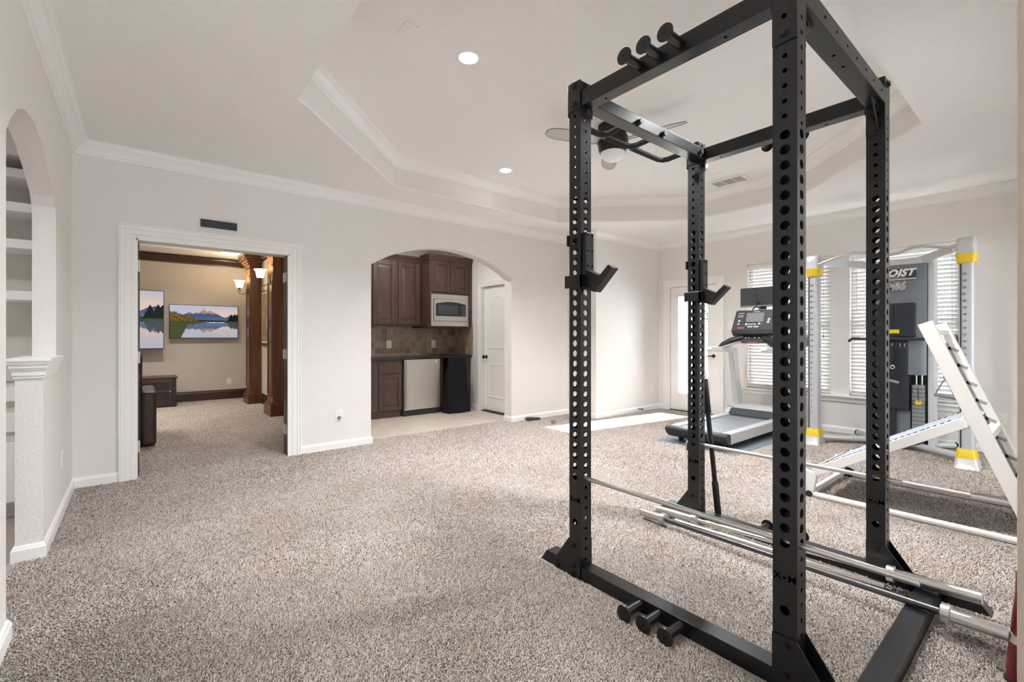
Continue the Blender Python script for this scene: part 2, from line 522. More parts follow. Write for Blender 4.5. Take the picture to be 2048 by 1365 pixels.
# floors
struct(MB().box(-4.5, 7.2, -4.2, YB + WT, -0.12, 0.0).box(-3.2, 1.9, YB + WT, 10.6, -0.12, 0.0), 'floor', 'carpet')
struct(MB().box(2.0, 4.5, YB + WT, 7.2, -0.12, -0.004), 'floor_kitchenette', 'floor_tile')

# ceiling: low border around an octagonal tray
OCT = [(0.80, 3.18), (2.04, 4.42), (4.40, 4.42), (5.68, 3.20), (5.68, 1.93), (4.41, 0.69), (2.05, 0.69), (0.80, 1.93)]
x0, x1, y0, y1 = -0.62, 6.95, -0.30, 5.05
A_, B_, C_, D_, E_, F_, G_, H_ = OCT
low = MB()
for poly in ([(x0, H_[1]), H_, A_, (x0, A_[1])], [(x0, A_[1]), A_, B_, (B_[0], y1), (x0, y1)], [B_, C_, (C_[0], y1), (B_[0], y1)],
             [C_, D_, (x1, D_[1]), (x1, y1), (C_[0], y1)], [D_, E_, (x1, E_[1]), (x1, D_[1])], [E_, F_, (F_[0], y0), (x1, y0), (x1, E_[1])],
             [F_, G_, (G_[0], y0), (F_[0], y0)], [G_, H_, (x0, H_[1]), (x0, y0), (G_[0], y0)]):
    low.prism(poly, 'Z', CZ, CZ + 0.02)
cl = struct(low, 'ceiling', 'ceiling')
fas = MB()
vs = [(x, y, z) for z in (CZ + 0.019, TZ) for x, y in OCT]
fas.add(vs, [(i, (i + 1) % 8, 8 + (i + 1) % 8, 8 + i) for i in range(8)])
struct(fas, 'ceiling_tray_side', 'wall')
struct(MB().prism([(x, y) for x, y in OCT], 'Z', TZ, TZ + 0.1), 'ceiling_tray', 'ceiling')
CROWN = [(0.0, -0.105), (0.012, -0.105), (0.014, -0.092), (0.026, -0.086), (0.034, -0.066), (0.058, -0.036), (0.078, -0.026), (0.082, -0.012), (0.094, -0.010), (0.094, 0.0), (0.0, 0.0)]
struct(MB().sweep(OCT, [(a, TZ + b) for a, b in CROWN], side=-1, closed=True), 'trim_1', 'trim')

# back wall, with the theatre doorway and the kitchenette arch cut out of one outline
DL, DR, DH = -0.015, 1.168, 2.02
AL, AR = 2.015, 4.04
arch = []
cx, hw = (AL + AR) / 2, (AR - AL) / 2
for i in range(25):
    t = i / 24
    x = AL + (AR - AL) * t
    s = (x - cx) / hw
    R = (hw * hw + 0.295 ** 2) / (2 * 0.295)
    arch.append((x, 2.302 - (R - math.sqrt(max(0, R * R - (x - cx) ** 2))) + 0.0))
out = [(-3.2, 0), (DL, 0), (DL, DH), (DR, DH), (DR, 0), (AL, 0)] + arch + [(AR, 0), (XJ + 0.12, 0), (XJ + 0.12, CZ + 0.3), (-3.2, CZ + 0.3)]
struct(MB().prism(out, 'Y', YB, YB + WT), 'wall_back', 'wall')
# the part of the back wall that steps forward into the room
struct(MB().prism([(XJ, YJ), (7.0, YJ), (7.0, YJ + 0.15), (XJ + 0.12, YJ + 0.15), (XJ + 0.12, YB), (XJ, YB)], 'Z', 0, CZ + 0.05), 'wall_back_step', 'wall')

# left wall with the arched pass-through
la = [(4.036, 1.077), (4.036, 1.93)]
pts = [(4.015, 2.0), (3.96, 2.055), (3.85, 2.11), (3.70, 2.165), (3.50, 2.222), (3.30, 2.252), (3.15, 2.25), (3.0, 2.222), (2.86, 2.172), (2.72, 2.082), (2.634, 2.0)]
la += pts
lw = [(YB + 0.05, 0), (3.53, 0), (3.53, 1.00)] + [(4.036, 1.00)] + la + [(2.634, 0), (-4.2, 0), (-4.2, CZ + 0.05), (YB + 0.05, CZ + 0.05)]
struct(MB().prism(lw, 'X', XL - 0.105, XL), 'wall_left', 'wall')
# capital on the half-height column of the pass-through
cap = MB()
for d, z0, z1 in ((0.007, 0.970, 0.984), (0.011, 0.984, 1.014), (0.017, 1.014, 1.024), (0.022, 1.024, 1.046), (0.029, 1.046, 1.060), (0.034, 1.060, 1.077)):
    cap.box(XL - 0.105 - d, XL + d, 3.53 - d, 4.036, z0, z1)
struct(cap, 'trim_2', 'trim', bevel=0.003)

# right wall: two windows and the glazed door
W1, W2, WZ0, WZ1 = (1.932, 2.955), (0.74, 1.735), 0.478, 2.225
GD = (3.394, 4.183, 2.005)
rw = MB()
def wall_x(mb, xa, xb, ya, yb, za, zb, holes):
    """solid wall slab with rectangular openings (y0,y1,z0,z1), sorted by y"""
    cur = ya
    for h0, h1, k0, k1 in sorted(holes):
        mb.box(xa, xb, cur, h0, za, zb)
        if k0 > za: mb.box(xa, xb, h0, h1, za, k0)
        mb.box(xa, xb, h0, h1, k1, zb)
        cur = h1
    mb.box(xa, xb, cur, yb, za, zb)
wall_x(rw, XR, XR + 0.15, -4.2, YJ + 0.15, 0, CZ + 0.05, [(W2[0], W2[1], WZ0, WZ1), (W1[0], W1[1], WZ0, WZ1), (GD[0], GD[1], 0.0, GD[2]), (-3.2, -1.2, 0.5, 2.2)])
struct(rw, 'wall_right', 'wall')
# wall to the camera's room; unseen opening added to light the right wall
struct(MB().box(1.2, 5.4, -0.10, YF, 0, CZ + 0.05).box(6.4, XR, -0.10, YF, 0, CZ + 0.05).box(5.4, 6.4, -0.10, YF, 2.1, CZ + 0.05), 'wall_front', 'wall')
# thin darker sheet on its end: the shade there put into the colour
struct(MB().box(1.196, 1.2, -0.102, YF - 0.001, 0, CZ), 'wall_front_end', 'wall_end_shade')
# unseen room behind the camera; wall openings added to let in fill light
rear = MB()
rear.box(-4.5, 7.0, -4.35, -4.2, 0, 0.45).box(-4.5, 7.0, -4.35, -4.2, 2.35, CZ + 0.05)
for a, b in ((-4.5, -0.2), (1.0, 2.6), (5.0, 7.0)): rear.box(a, b, -4.35, -4.2, 0.45, 2.35)
struct(rear, 'wall_rear', 'wall')
struct(MB().box(-4.5, 7.0, -4.35, -0.30, CZ, CZ + 0.1), 'ceiling_rear', 'ceiling')
# study beyond the pass-through
struct(MB().box(-4.5, XL - 0.105, 4.80, 4.92, 0, CZ + 0.05), 'wall_study_back', 'wall')
struct(MB().box(-4.62, -4.5, -4.2, 4.92, 0, CZ + 0.05), 'wall_study_left', 'wall')
struct(MB().box(-4.5, XL - 0.105, -0.3, 4.92, CZ, CZ + 0.1), 'ceiling_study', 'ceiling')

# crown round the room, baseboards
CR = [(a, CZ + b) for a, b in CROWN]
struct(MB().sweep([(XL, -4.2), (XL, YB), (XJ, YB), (XJ, YJ), (XR, YJ), (XR, YF), (1.2, YF)], CR, side=-1), 'trim_3', 'trim')
BP = [(0.0, 0.0), (0.015, 0.0), (0.015, 0.062), (0.011, 0.070), (0.009, 0.078), (0.005, 0.083), (0.0, 0.083)]
CW = 0.112           # casing width
def base(name, path): struct(MB().sweep(path, BP, side=-1), name, 'trim')
base('baseboard_left_near', [(XL, -4.2), (XL, 2.634), (XL - 0.105, 2.634)])
base('baseboard_left', [(XL - 0.105, 4.8), (XL - 0.105, 3.53), (XL, 3.53), (XL, YB), (DL - CW, YB)])
base('baseboard_back', [(DR + CW, YB), (AL, YB), (AL, YB + WT)])
base('baseboard_back_right', [(AR, YB + WT), (AR, YB), (XJ, YB), (XJ, YJ), (XR, YJ), (XR, GD[1] + CW)])
base('baseboard_right', [(XR, GD[0] - CW), (XR, YF), (6.4, YF)])
base('baseboard_front', [(5.4, YF), (1.2, YF), (1.2, -0.10)])

def casing_y(name, xa, xb, zt, y, wdt=CW, mat_='trim'):
    """stepped door casing standing on a wall that faces -Y"""
    mb = MB()
    for k, (o0, o1, d) in enumerate(((0.0, 0.030, 0.012), (0.030, 0.072, 0.017), (0.072, 0.100, 0.022), (0.100, wdt, 0.026))):
        mb.box(xa - o1, xa - o0, y - d, y, 0, zt + o1); mb.box(xb + o0, xb + o1, y - d, y, 0, zt + o1)
        mb.box(xa - o0, xb + o0, y - d, y, zt + o0, zt + o1)
    return struct(mb, name, mat_, bevel=0.003)
casing_y('trim_4', DL, DR, DH, YB)
struct(MB().box(DL - 0.001, DL + 0.012, YB - 0.012, YB + WT, 0, DH).box(DR - 0.012, DR + 0.001, YB - 0.012, YB + 0.012, 0, DH).box(DL, DR, YB - 0.012, YB + WT, DH - 0.012, DH + 0.001), 'trim_5', 'trim')

jb = struct(MB().box(DR - 0.012, DR + 0.001, YB + 0.012, YB + WT, 0.0, DH - 0.012), 'trim_9', 'door_wood')
for z in (0.26, 1.02, 1.80):
    MB().box(DR - 0.0145, DR - 0.012, YB + 0.035, YB + WT - 0.02, z - 0.048, z + 0.048).cyl((DR - 0.016, YB + WT - 0.016, z - 0.05), (DR - 0.016, YB + WT - 0.016, z + 0.05), 0.006, 10).build('hinge', 'nickel', jb)

# ------------------------------------------------------------------ windows on the right wall
def window(n, ya, yb, z0=WZ0, z1=WZ1, x=XR):
    r = setting('window_%d' % n, (x + 0.10, (ya + yb) / 2, z0))
    fr = MB()
    for a, b, c, d in ((ya, ya + 0.05, z0, z1), (yb - 0.05, yb, z0, z1), (ya, yb, z0, z0 + 0.05), (ya, yb, z1 - 0.05, z1), (ya, yb, (z0 + z1) / 2 - 0.02, (z0 + z1) / 2 + 0.02)):
        fr.box(x + 0.10, x + 0.14, a, b, c, d)
    fr.build('window_frame', 'trim', r)
    MB().box(x + 0.118, x + 0.122, ya + 0.05, yb - 0.05, z0 + 0.05, z1 - 0.05).build('pane', 'glass', r)
    return r
window(1, *W1); window(2, *W2)
window(3, -3.2, -1.2, 0.5, 2.2)
def blind(name, label, ya, yb):
    t = thing(name, label, 'blind', (XR + 0.045, (ya + yb) / 2, WZ1), 'white slatted blinds in the two tall windows')
    xc = XR + 0.045
    MB().box(xc - 0.03, xc + 0.03, ya + 0.006, yb - 0.006, WZ1 - 0.052, WZ1 - 0.002).build('valance', 'white_plastic', t, bevel=0.004)
    sl = MB(); pitch = 0.0455; z = WZ1 - 0.075; n = 0
    while z > WZ0 + 0.032:
        th = math.radians(65)
        for s in range(1):
            c, si = math.cos(th) * 0.0255, math.sin(th) * 0.0255
            q = [(xc - c, z + si), (xc - c * 0.3, z + si * 0.3 + 0.0016), (xc + c * 0.3, z - si * 0.3 + 0.0016), (xc + c, z - si)]
            poly = q + [(a, b - 0.0028) for a, b in reversed(q)]
            sl.prism(poly, 'Y', ya + 0.006, yb - 0.006)
        z -= pitch; n += 1
    sl.build('slats', 'slat', t)
    MB().box(xc - 0.024, xc + 0.024, ya + 0.005, yb - 0.005, WZ0 + 0.002, WZ0 + 0.026).build('bottom_rail', 'white_plastic', t, bevel=0.003)
    for k in (0.15, 0.5, 0.85):
        y = ya + (yb - ya) * k
        MB().cyl((xc - 0.028, y, WZ0 + 0.03), (xc - 0.028, y, WZ1 - 0.05), 0.0016, 6).build('ladder_cord', 'white_plastic', t)
    y = yb - 0.07
    MB().cyl((xc - 0.036, y, WZ1 - 0.75), (xc - 0.036, y, WZ1 - 0.05), 0.005, 8).build('tilt_wand', 'white_plastic', t)
    y = ya + 0.08
    MB().cyl((xc - 0.036, y, WZ1 - 1.0), (xc - 0.036, y, WZ1 - 0.05), 0.0018, 6).lathe([(0.004, 0), (0.010, 0.03), (0.003, 0.05)], (xc - 0.036, y, WZ1 - 1.045), n=10).build('pull_cord', 'grey_plastic', t)
    return t
blind('window_blind', 'white slatted window blind behind the treadmill, nearer the glazed door', *W1)
blind('window_blind', 'white slatted window blind behind the cable machine tower', *W2)
sill = MB().box(XR - 0.062, XR + 0.10, W2[0] - 0.07, W1[1] + 0.05, WZ0 - 0.026, WZ0).box(XR - 0.022, XR, W2[0] - 0.05, W1[1] + 0.03, WZ0 - 0.085, WZ0 - 0.026)
struct(sill, 'trim_6', 'trim', bevel=0.005)

# ------------------------------------------------------------------ glazed exterior door in the right wall
g = setting('door_1', (XR, (GD[0] + GD[1]) / 2, 0))
y0_, y1_, zt = GD
cs = MB()
for o0, o1, d in ((0.0, 0.030, 0.012), (0.030, 0.072, 0.017), (0.072, 0.100, 0.022), (0.100, CW, 0.026)):
    cs.box(XR - d, XR, y0_ - o1, y0_ - o0, 0, zt + o1); cs.box(XR - d, XR, y1_ + o0, y1_ + o1, 0, zt + o1); cs.box(XR - d, XR, y0_ - o0, y1_ + o0, zt + o0, zt + o1)
cs.build('door_casing', 'trim', g, bevel=0.003)
lf = MB(); ga, gb, gz0, gz1 = 3.53, 4.05, 0.28, 1.86
xa, xb = XR + 0.012, XR + 0.055
lf.box(xa, xb, y0_ + 0.005, ga, 0.02, zt - 0.006).box(xa, xb, gb, y1_ - 0.005, 0.02, zt - 0.006).box(xa, xb, ga, gb, 0.02, gz0).box(xa, xb, ga, gb, gz1, zt - 0.006)
lf.build('door_leaf', 'trim', g, bevel=0.002)
MB().box(xb + 0.002, XR + 0.14, y0_, y0_ + 0.03, 0, zt).box(xb + 0.002, XR + 0.14, y1_ - 0.03, y1_, 0, zt).box(xb + 0.002, XR + 0.14, y0_, y1_, zt - 0.03, zt).build('gap_light_stop', 'hole_dark', g)  # dark strips added behind the leaf to block light through its gaps
gf = MB()
for a, b, c, d in ((ga - 0.02, ga + 0.015, gz0 - 0.02, gz1 + 0.02), (gb - 0.015, gb + 0.02, gz0 - 0.02, gz1 + 0.02), (ga, gb, gz0 - 0.02, gz0 + 0.015), (ga, gb, gz1 - 0.015, gz1 + 0.02)): gf.box(xa - 0.012, xa, a, b, c, d)
gf.build('glazing_bead', 'trim', g, bevel=0.004)
MB().box(XR + 0.032, XR + 0.036, ga, gb, gz0, gz1).build('pane', 'glass', g)
MB().box(XR - 0.004, XR + 0.14, y0_, y1_, 0, 0.018).build('threshold', 'bronze', g)
MB().lathe([(0.026, 0), (0.026, 0.008), (0.012, 0.012), (0.010, 0.05)], (xa, 3.452, 0.905), (-1, 0, 0), 16).tube([(xa - 0.045, 3.452, 0.905), (xa - 0.047, 3.50, 0.905), (xa - 0.045, 3.565, 0.902)], [0.009, 0.008, 0.006], 8).build('lever_handle', 'bronze', g, smooth=True)
MB().box(xa - 0.002, xa + 0.03, 3.398, 3.402, 0.86, 0.95).build('strike_plate', 'bronze', g)
for z in (0.22, 1.0, 1.80): MB().cyl((XR - 0.004, y1_ + 0.001, z), (XR - 0.004, y1_ + 0.001, z + 0.09), 0.008, 8).build('hinge', 'nickel', g)

# ------------------------------------------------------------------ outside, seen through the glass
struct(MB().box(XR + 0.15, 16, -6, 14, -0.25, -0.06), 'ground_patio', 'concrete')
fence = MB().box(13.2, 13.3, -6, 14, -0.06, 1.9)
tag(fence.build('garden_fence', 'stucco'), 'pale garden wall beyond the glazed door', 'fence')
tr = thing('garden_tree', 'green leafy tree standing outside, beyond the glazed door', 'tree', (11.6, 5.55, -0.06))
MB().tube([(11.6, 5.55, -0.06), (11.62, 5.53, 1.2), (11.55, 5.6, 2.6)], [0.10, 0.08, 0.05], 10).build('trunk', 'bark', tr, smooth=True)
lv = MB()
for i in range(1500):
    a, b, r = random.uniform(0, 2 * PI), random.uniform(-1, 1), random.uniform(0.3, 1.0) ** 0.5
    s = math.sqrt(1 - b * b)
    c = Vector((11.6 + math.cos(a) * s * r * 0.75, 5.55 + math.sin(a) * s * r * 0.8, 2.2 + b * r * 1.4))
    q = Vector((random.gauss(0, 1), random.gauss(0, 1), random.gauss(0, 1))).normalized(); p = q.orthogonal().normalized()
    L, Wd = random.uniform(0.05, 0.10), 0.025
    lv.add([c - q * L, c + p * Wd, c + q * L, c - p * Wd], [(0, 1, 2, 3)])
lv.build('foliage', 'leaf', tr)

for y, ln in ((0.5 * (W1[0] + W1[1]), W1[1] - W1[0]), (0.5 * (W2[0] + W2[1]), W2[1] - W2[0])):
    portal('window_portal', (XR + 0.145, y, 0.5 * (WZ0 + WZ1)), WZ1 - WZ0, ln, (-1, 0, 0))
portal('window_portal', (XR + 0.145, 3.79, 1.07), 1.58, 0.52, (-1, 0, 0))
portal('window_portal', (XR + 0.145, -2.2, 1.35), 1.7, 2.0, (-1, 0, 0))
for a, b in ((-0.2, 1.0), (2.6, 5.0)):
    portal('window_portal', ((a + b) / 2, -4.34, 1.4), b - a, 1.9, (0, 1, 0))
# ================================================================== power rack
RX0, RX1, RY0, RY1, RW = 1.68, 2.80, 0.573, 1.525, 0.076
BZ0, BZ1 = 2.326, 2.402           # top beams
rack = thing('power_rack', 'tall black steel power rack with perforated uprights and overhead grips on carpet', 'power rack', (2.24, 1.087, 0))
SM, BIG = 0.0082, 0.0162
small_x = [2.289 - 0.0508 * k for k in range(8)]
small_y = [2.262 - 0.0508 * k for k in range(8)]
big = [1.871 - 0.0508 * k for k in range(28)]
low_y = [0.447 - 0.0508 * k for k in range(8)]
HX = [(z, SM) for z in small_x] + [(z, BIG) for z in big] + [(0.273, BIG)]
HY = [(z, SM) for z in small_y] + [(z, BIG) for z in big] + [(z, SM) for z in low_y]

def perforated_plate(mb, O, U, V, N, width, z0, z1, holes, lip=0.004, n=16):
    """flat plate from O along U (width) and V (z0..z1), round holes at given heights on its middle line, lips run along -N"""
    O, U, V, N = Vector(O), Vector(U), Vector(V), Vector(N)
    P = lambda u, v: O + U * u + V * v
    hs = sorted(holes); cur = z0; cu = width / 2
    for k, (z, r) in enumerate(hs):
        half = r + 0.003
        a, b = z - half, z + half
        if a > cur: mb.add([P(0, cur), P(width, cur), P(width, a), P(0, a)], [(0, 1, 2, 3)])
        corner = [math.atan2(sv * half, su * cu) for su in (1, -1) for sv in (1, -1)]
        ang = sorted([2 * PI * i / n - PI for i in range(n)] + corner)
        outer, inner, deep = [], [], []
        for t in ang:
            c, s = math.cos(t), math.sin(t)
            k2 = min(cu / abs(c) if abs(c) > 1e-9 else 1e9, half / abs(s) if abs(s) > 1e-9 else 1e9)
            outer.append(P(cu + c * k2, z + s * k2)); inner.append(P(cu + c * r, z + s * r)); deep.append(P(cu + c * r, z + s * r) - N * lip)
        m = len(ang)
        mb.add(outer + inner + deep, [(i, (i + 1) % m, m + (i + 1) % m, m + i) for i in range(m)] + [(m + i, m + (i + 1) % m, 2 * m + (i + 1) % m, 2 * m + i) for i in range(m)])
        cur = b
    if cur < z1: mb.add([P(0, cur), P(width, cur), P(width, z1), P(0, z1)], [(0, 1, 2, 3)])

def hexbolt(p, d, m, r=0.013, h=0.011):
    p, d = Vector(p), Vector(d).normalized()
    MB().cyl(p, p + d * 0.003, r * 1.35, 14).cyl(p + d * 0.003, p + d * h, r, 6).build('bolt', m, rack)

def drill(pts, n, r=0.0065):
    for p in pts: MB().cyl(Vector(p) - Vector(n) * 0.001, Vector(p) + Vector(n) * 0.0012, r, 12).build('drilled_hole', 'hole_dark', rack)
def star_text(name, at, parent, size=0.034):
    """X, a star, M cut into the upright: shown as dark recess shapes on the face that looks along -X"""
    for ch, dy in (('X', 0.022), ('M', -0.022)):
        lettering(name, ch, size, (at[0], at[1] + dy, at[2]), (0, -1, 0), (0, 0, 1), 'hole_dark', parent, bold=0.0004, depth=0.0006)

def upright(x, y, foot):
    """foot: +1 when the floor foot reaches out towards +Y, -1 towards -Y"""
    mb = MB(); z0, z1 = 0.0, 2.452
    perforated_plate(mb, (x, y, 0), (0, 1, 0), (0, 0, 1), (-1, 0, 0), RW, z0, z1, HX)
    perforated_plate(mb, (x + RW, y, 0), (0, 1, 0), (0, 0, 1), (1, 0, 0), RW, z0, z1, HX)
    perforated_plate(mb, (x, y, 0), (1, 0, 0), (0, 0, 1), (0, -1, 0), RW, z0, z1, HY)
    perforated_plate(mb, (x, y + RW, 0), (1, 0, 0), (0, 0, 1), (0, 1, 0), RW, z0, z1, HY)
    mb.add([(x, y, z1), (x + RW, y, z1), (x + RW, y + RW, z1), (x, y + RW, z1)], [(0, 1, 2, 3)])
    up = mb.build('upright', 'black_metal', rack)
    for s in (-1,):
        star_text('lettering', (x - 0.0004, y + RW / 2, 0.383), up)
        st = MB(); c = Vector((x - 0.0006, y + RW / 2 + 0.001, 0.383)); pts = []
        for i in range(10):
            r = 0.0085 if i % 2 == 0 else 0.0035; t = PI / 2 + i * PI / 5
            pts.append((c.y + math.cos(t) * r, c.z + math.sin(t) * r))
        st.prism(pts, 'X', x - 0.0008, x + 0.0002)
        st.build('star_mark', 'hole_dark', up)
    # gusset plates at the foot, one on each side of the upright
    ya, yb = (y, y + RW) if foot > 0 else (y + RW, y)
    poly = [(ya, 0.0), (ya, 0.186), (yb, 0.186), (yb + foot * 0.095, 0.052), (yb + foot * 0.10, 0.03), (yb + foot * 0.10, 0.0)]
    for xa in (x - 0.006, x + RW):
        MB().prism(poly, 'X', xa, xa + 0.006).build('foot_gusset', 'black_metal', rack, bevel=0.001)
    yc = y + RW / 2
    for by, bz in ((yc + foot * 0.006, 0.155), (yc + foot * 0.006, 0.056), (yc + foot * 0.006, 0.015), (yb + foot * 0.078, 0.022)):
        hexbolt((x - 0.006, by, bz), (-1, 0, 0), 'bronze', 0.0115, 0.010)
    # bracket collar at the head
    br = MB()
    zb = 2.316 if foot > 0 else 2.180
    br.box(x - 0.006, x, y, y + RW, zb, 2.456).box(x + RW, x + RW + 0.006, y, y + RW, zb, 2.456)
    br.box(x - 0.006, x + RW + 0.006, y + RW, y + RW + 0.006, 2.295, 2.456)
    if foot > 0: br.box(x, x + RW + 0.006, y - 0.006, y, 2.282, 2.326)
    br.build('head_bracket', 'black_metal', rack, bevel=0.0015)
    for bz in (2.438, 2.343 if foot > 0 else 2.213): hexbolt((x - 0.006, yc + 0.004, bz), (-1, 0, 0), 'black_plastic')
    if foot < 0: drill([(x - 0.006, yc, 2.267)], (1, 0, 0), 0.0085)
    if foot > 0: hexbolt((x + RW * 0.55, y - 0.006, 2.304), (0, -1, 0), 'black_plastic')
    hexbolt((x + RW * 0.55, y, 2.43), (0, -1, 0), 'black_plastic')
    for bz in (2.43, 2.345): hexbolt((x + RW + 0.006, yc, bz), (1, 0, 0), 'black_plastic')
upright(RX0, RY1, 1); upright(RX0, RY0, -1); upright(RX1, RY1, 1); upright(RX1, RY0, -1)

def sole(x):
    """floor beam under two uprights, with sloping feet at both ends"""
    h = 0.062
    mb = MB().prism([(0.215, 0.0), (0.262, h), (1.765, h), (1.815, 0.0)], 'X', x + 0.001, x + RW - 0.001)
    mb.build('floor_beam', 'black_metal', rack, bevel=0.002)
sole(RX0); sole(RX1)
MB().box(RX0 + RW, RX1, 0.372, 0.448, 0.0, 0.066).build('cross_member', 'black_metal', rack, bevel=0.003)

# top beams along the two sides
for x in (RX0, RX1):
    MB().box(x + 0.002, x + RW - 0.002, RY0 + RW, RY1, BZ0, BZ1).build('top_beam', 'black_metal', rack, bevel=0.003)
    drill([(x + 0.04, 1.40, BZ0), (x + 0.04, 0.83, BZ0)], (0, 0, 1))
# crossbeam with the pull-up grips, far end
MB().box(RX0 + RW, RX1 - 0.004, 1.487, 1.563, BZ0 + 0.004, BZ1 - 0.006).build('grip_beam', 'black_metal', rack, bevel=0.003)
for xk in (2.10, 2.33, 2.74): hexbolt((xk, 1.487, BZ0 + 0.03), (0, -1, 0), 'black_plastic', 0.014, 0.02)
gz = BZ0 + 0.022
def grip(xr, xl, yo=1.70):
    pts = [(xr - 0.002, 1.555, gz), (xr, yo - 0.045, gz - 0.004), (xr - 0.012, yo - 0.014, gz - 0.004), (xr - 0.045, yo, gz - 0.004), (xl, yo, gz - 0.004)]
    MB().tube(pts, 0.0165, 14).build('pull_up_grip', 'black_foam', rack, smooth=True)
grip(2.06, 1.90); grip(2.315, 2.07); grip(2.655, 2.325)
# wide front crossbeam with lettered corner gussets, near end
MB().box(RX0 + RW, RX1, RY0, RY0 + RW, BZ0, BZ1).build('top_crossbeam', 'black_metal', rack, bevel=0.003)
drill([(2.17, RY0 + 0.036, BZ0), (2.29, RY0 + 0.036, BZ0)], (0, 0, 1)); drill([(1.95 + 0.13 * k, RY0, BZ0 + 0.038) for k in range(7)], (0, 1, 0), 0.0055)
for xc, s in ((RX0 + RW, 1), (RX1, -1)):
    gp = MB().prism([(xc, BZ0), (xc + s * 0.145, BZ0), (xc + s * 0.138, BZ0 - 0.012), (xc + s * 0.012, BZ0 - 0.125), (xc, BZ0 - 0.133)], 'Y', RY0 + 0.022, RY0 + 0.028).build('corner_gusset', 'black_metal', rack, bevel=0.001)
    c = Vector((xc + s * 0.052, RY0 + 0.0215, BZ0 - 0.046)); r = Vector((1, 0, s)).normalized()
    lettering('lettering', 'X-M', 0.042, c, r, Vector((-s, 0, 1)), 'hole_dark', gp, bold=0.001, depth=0.0006)
# weight pegs, three on each long beam, low and high, both sides
def peg(x, y, z, s):
    ln = 0.115
    MB().lathe([(0.0195, -0.004), (0.0195, ln - 0.006), (0.034, ln - 0.006), (0.035, ln - 0.002), (0.034, ln), (0.005, ln), (0.004, ln - 0.004)], (x, y, z), (s, 0, 0), 22).build('weight_peg', 'black_metal', rack, smooth=True)
for y in (1.183, 1.09, 0.992):
    peg(RX0 + 0.002, y, 2.364, -1); peg(RX0 + 0.001, y, 0.036, -1)
    peg(RX1 + RW - 0.002, y, 2.364, 1); peg(RX1 + RW - 0.001, y, 0.036, 1)

# ------------------------------------------------------------------ J-hooks on the two far uprights
def j_hook(x, dz, label):
    t = thing('j_hook', label, 'J-hook', (x, RY1, 1.42 + dz), 'J-hooks of the power rack')
    yf = RY1; X0, X1 = x + 0.008, x + 0.066
    MB().box(X0, X1, yf - 0.026, yf - 0.002, 1.425 + dz, 1.705 + dz).build('back_plate', 'black_metal', t, bevel=0.002)
    b = MB()
    for z in (1.69, 1.615, 1.54):
        for xx in (X0 + 0.012, X1 - 0.012): b.cyl((xx, yf - 0.026, z + dz), (xx, yf - 0.028, z + dz), 0.0045, 8)
    b.build('plate_screws', 'hole_dark', t)
    prof = [(yf - 0.026, 1.520), (yf - 0.105, 1.484), (yf - 0.158, 1.530), (yf - 0.182, 1.512), (yf - 0.075, 1.408), (yf - 0.026, 1.424)]
    MB().prism([(a, z + dz) for a, z in prof], 'X', X0 + 0.004, X1 - 0.004).build('hook', 'black_metal', t, bevel=0.002)
    MB().box(x - 0.014, x - 0.002, yf - 0.026, yf + 0.096, 1.436 + dz, 1.498 + dz).box(x - 0.014, X0 + 0.004, yf - 0.026, yf - 0.003, 1.436 + dz, 1.498 + dz).box(x - 0.012, x + 0.08, yf + RW + 0.004, yf + RW + 0.016, 1.440 + dz, 1.494 + dz).build('clamp_band', 'black_metal', t, bevel=0.002)
    MB().box(x - 0.008, x + 0.084, yf + RW + 0.003, yf + RW + 0.013, 1.648 + dz, 1.703 + dz).box(X0 + 0.02, X1 - 0.02, yf - 0.01, yf + RW + 0.006, 1.669 + dz, 1.681 + dz).build('locking_pin', 'black_metal', t, bevel=0.002)
    return t
j_hook(RX0, 0, 'black J-hook on the upright that stands in front of the ceiling fan')
j_hook(RX1, -0.012, 'black J-hook on the far upright in front of the glazed door')

# ------------------------------------------------------------------ round safety bars through the uprights
def safety_bar(x, zc, y0, y1, label):
    xc = x + RW / 2
    t = thing('safety_bar', label, 'safety bar', (xc, y0, zc), 'safety bars of the power rack')
    MB().cyl((xc, y0, zc), (xc, y1, zc), 0.0105, 18).build('rod', 'satin_steel', t, smooth=True)
    MB().tube([(xc, y1 - 0.004, zc), (xc - 0.004, y1 + 0.012, zc), (xc - 0.004, y1 + 0.016, zc - 0.018), (xc - 0.004, y1 + 0.016, zc - 0.055)], 0.0095, 12).build('end_stop', 'satin_steel', t, smooth=True)
    return t
safety_bar(RX0, 0.4915, 0.275, 1.610, 'thin steel safety bar running through the two nearer uprights above the floor')
safety_bar(RX1, 0.4935, 0.285, 1.612, 'thin steel safety bar running through the two farther uprights, beside the slant board')

# ------------------------------------------------------------------ bars lying on the carpet
ba = thing('barbell', 'long barbell with a blackened shaft and silver sleeves lying on the carpet', 'barbell', (2.612, 0.95, 0), 'barbells on the floor')
A0, A1 = Vector((2.575, 1.800, 0.038)), Vector((2.490, 0.135, 0.092))
dA = (A1 - A0).normalized()
def barbell(t, p0, p1, sl0, sl1, r_sleeve, r_shaft, r_col, shaft_mat, sleeve_mat):
    d = (p1 - p0).normalized()
    MB().cyl(p0 + d * sl0, p1 - d * sl1, r_shaft, 18).build('shaft', shaft_mat, t, smooth=True)
    for p, q, L in ((p0, d, sl0), (p1, -d, sl1)):
        MB().lathe([(r_sleeve * 0.8, 0.0), (r_sleeve, 0.003), (r_sleeve, L - 0.03), (r_col, L - 0.028), (r_col, L - 0.002), (r_col * 0.92, L)], p, q, 24).build('sleeve', sleeve_mat, t, smooth=True)
        MB().lathe([(r_sleeve * 0.55, -0.001), (r_sleeve * 0.55, 0.0005)], p, q, 20).build('end_cap', 'grey_plastic', t)
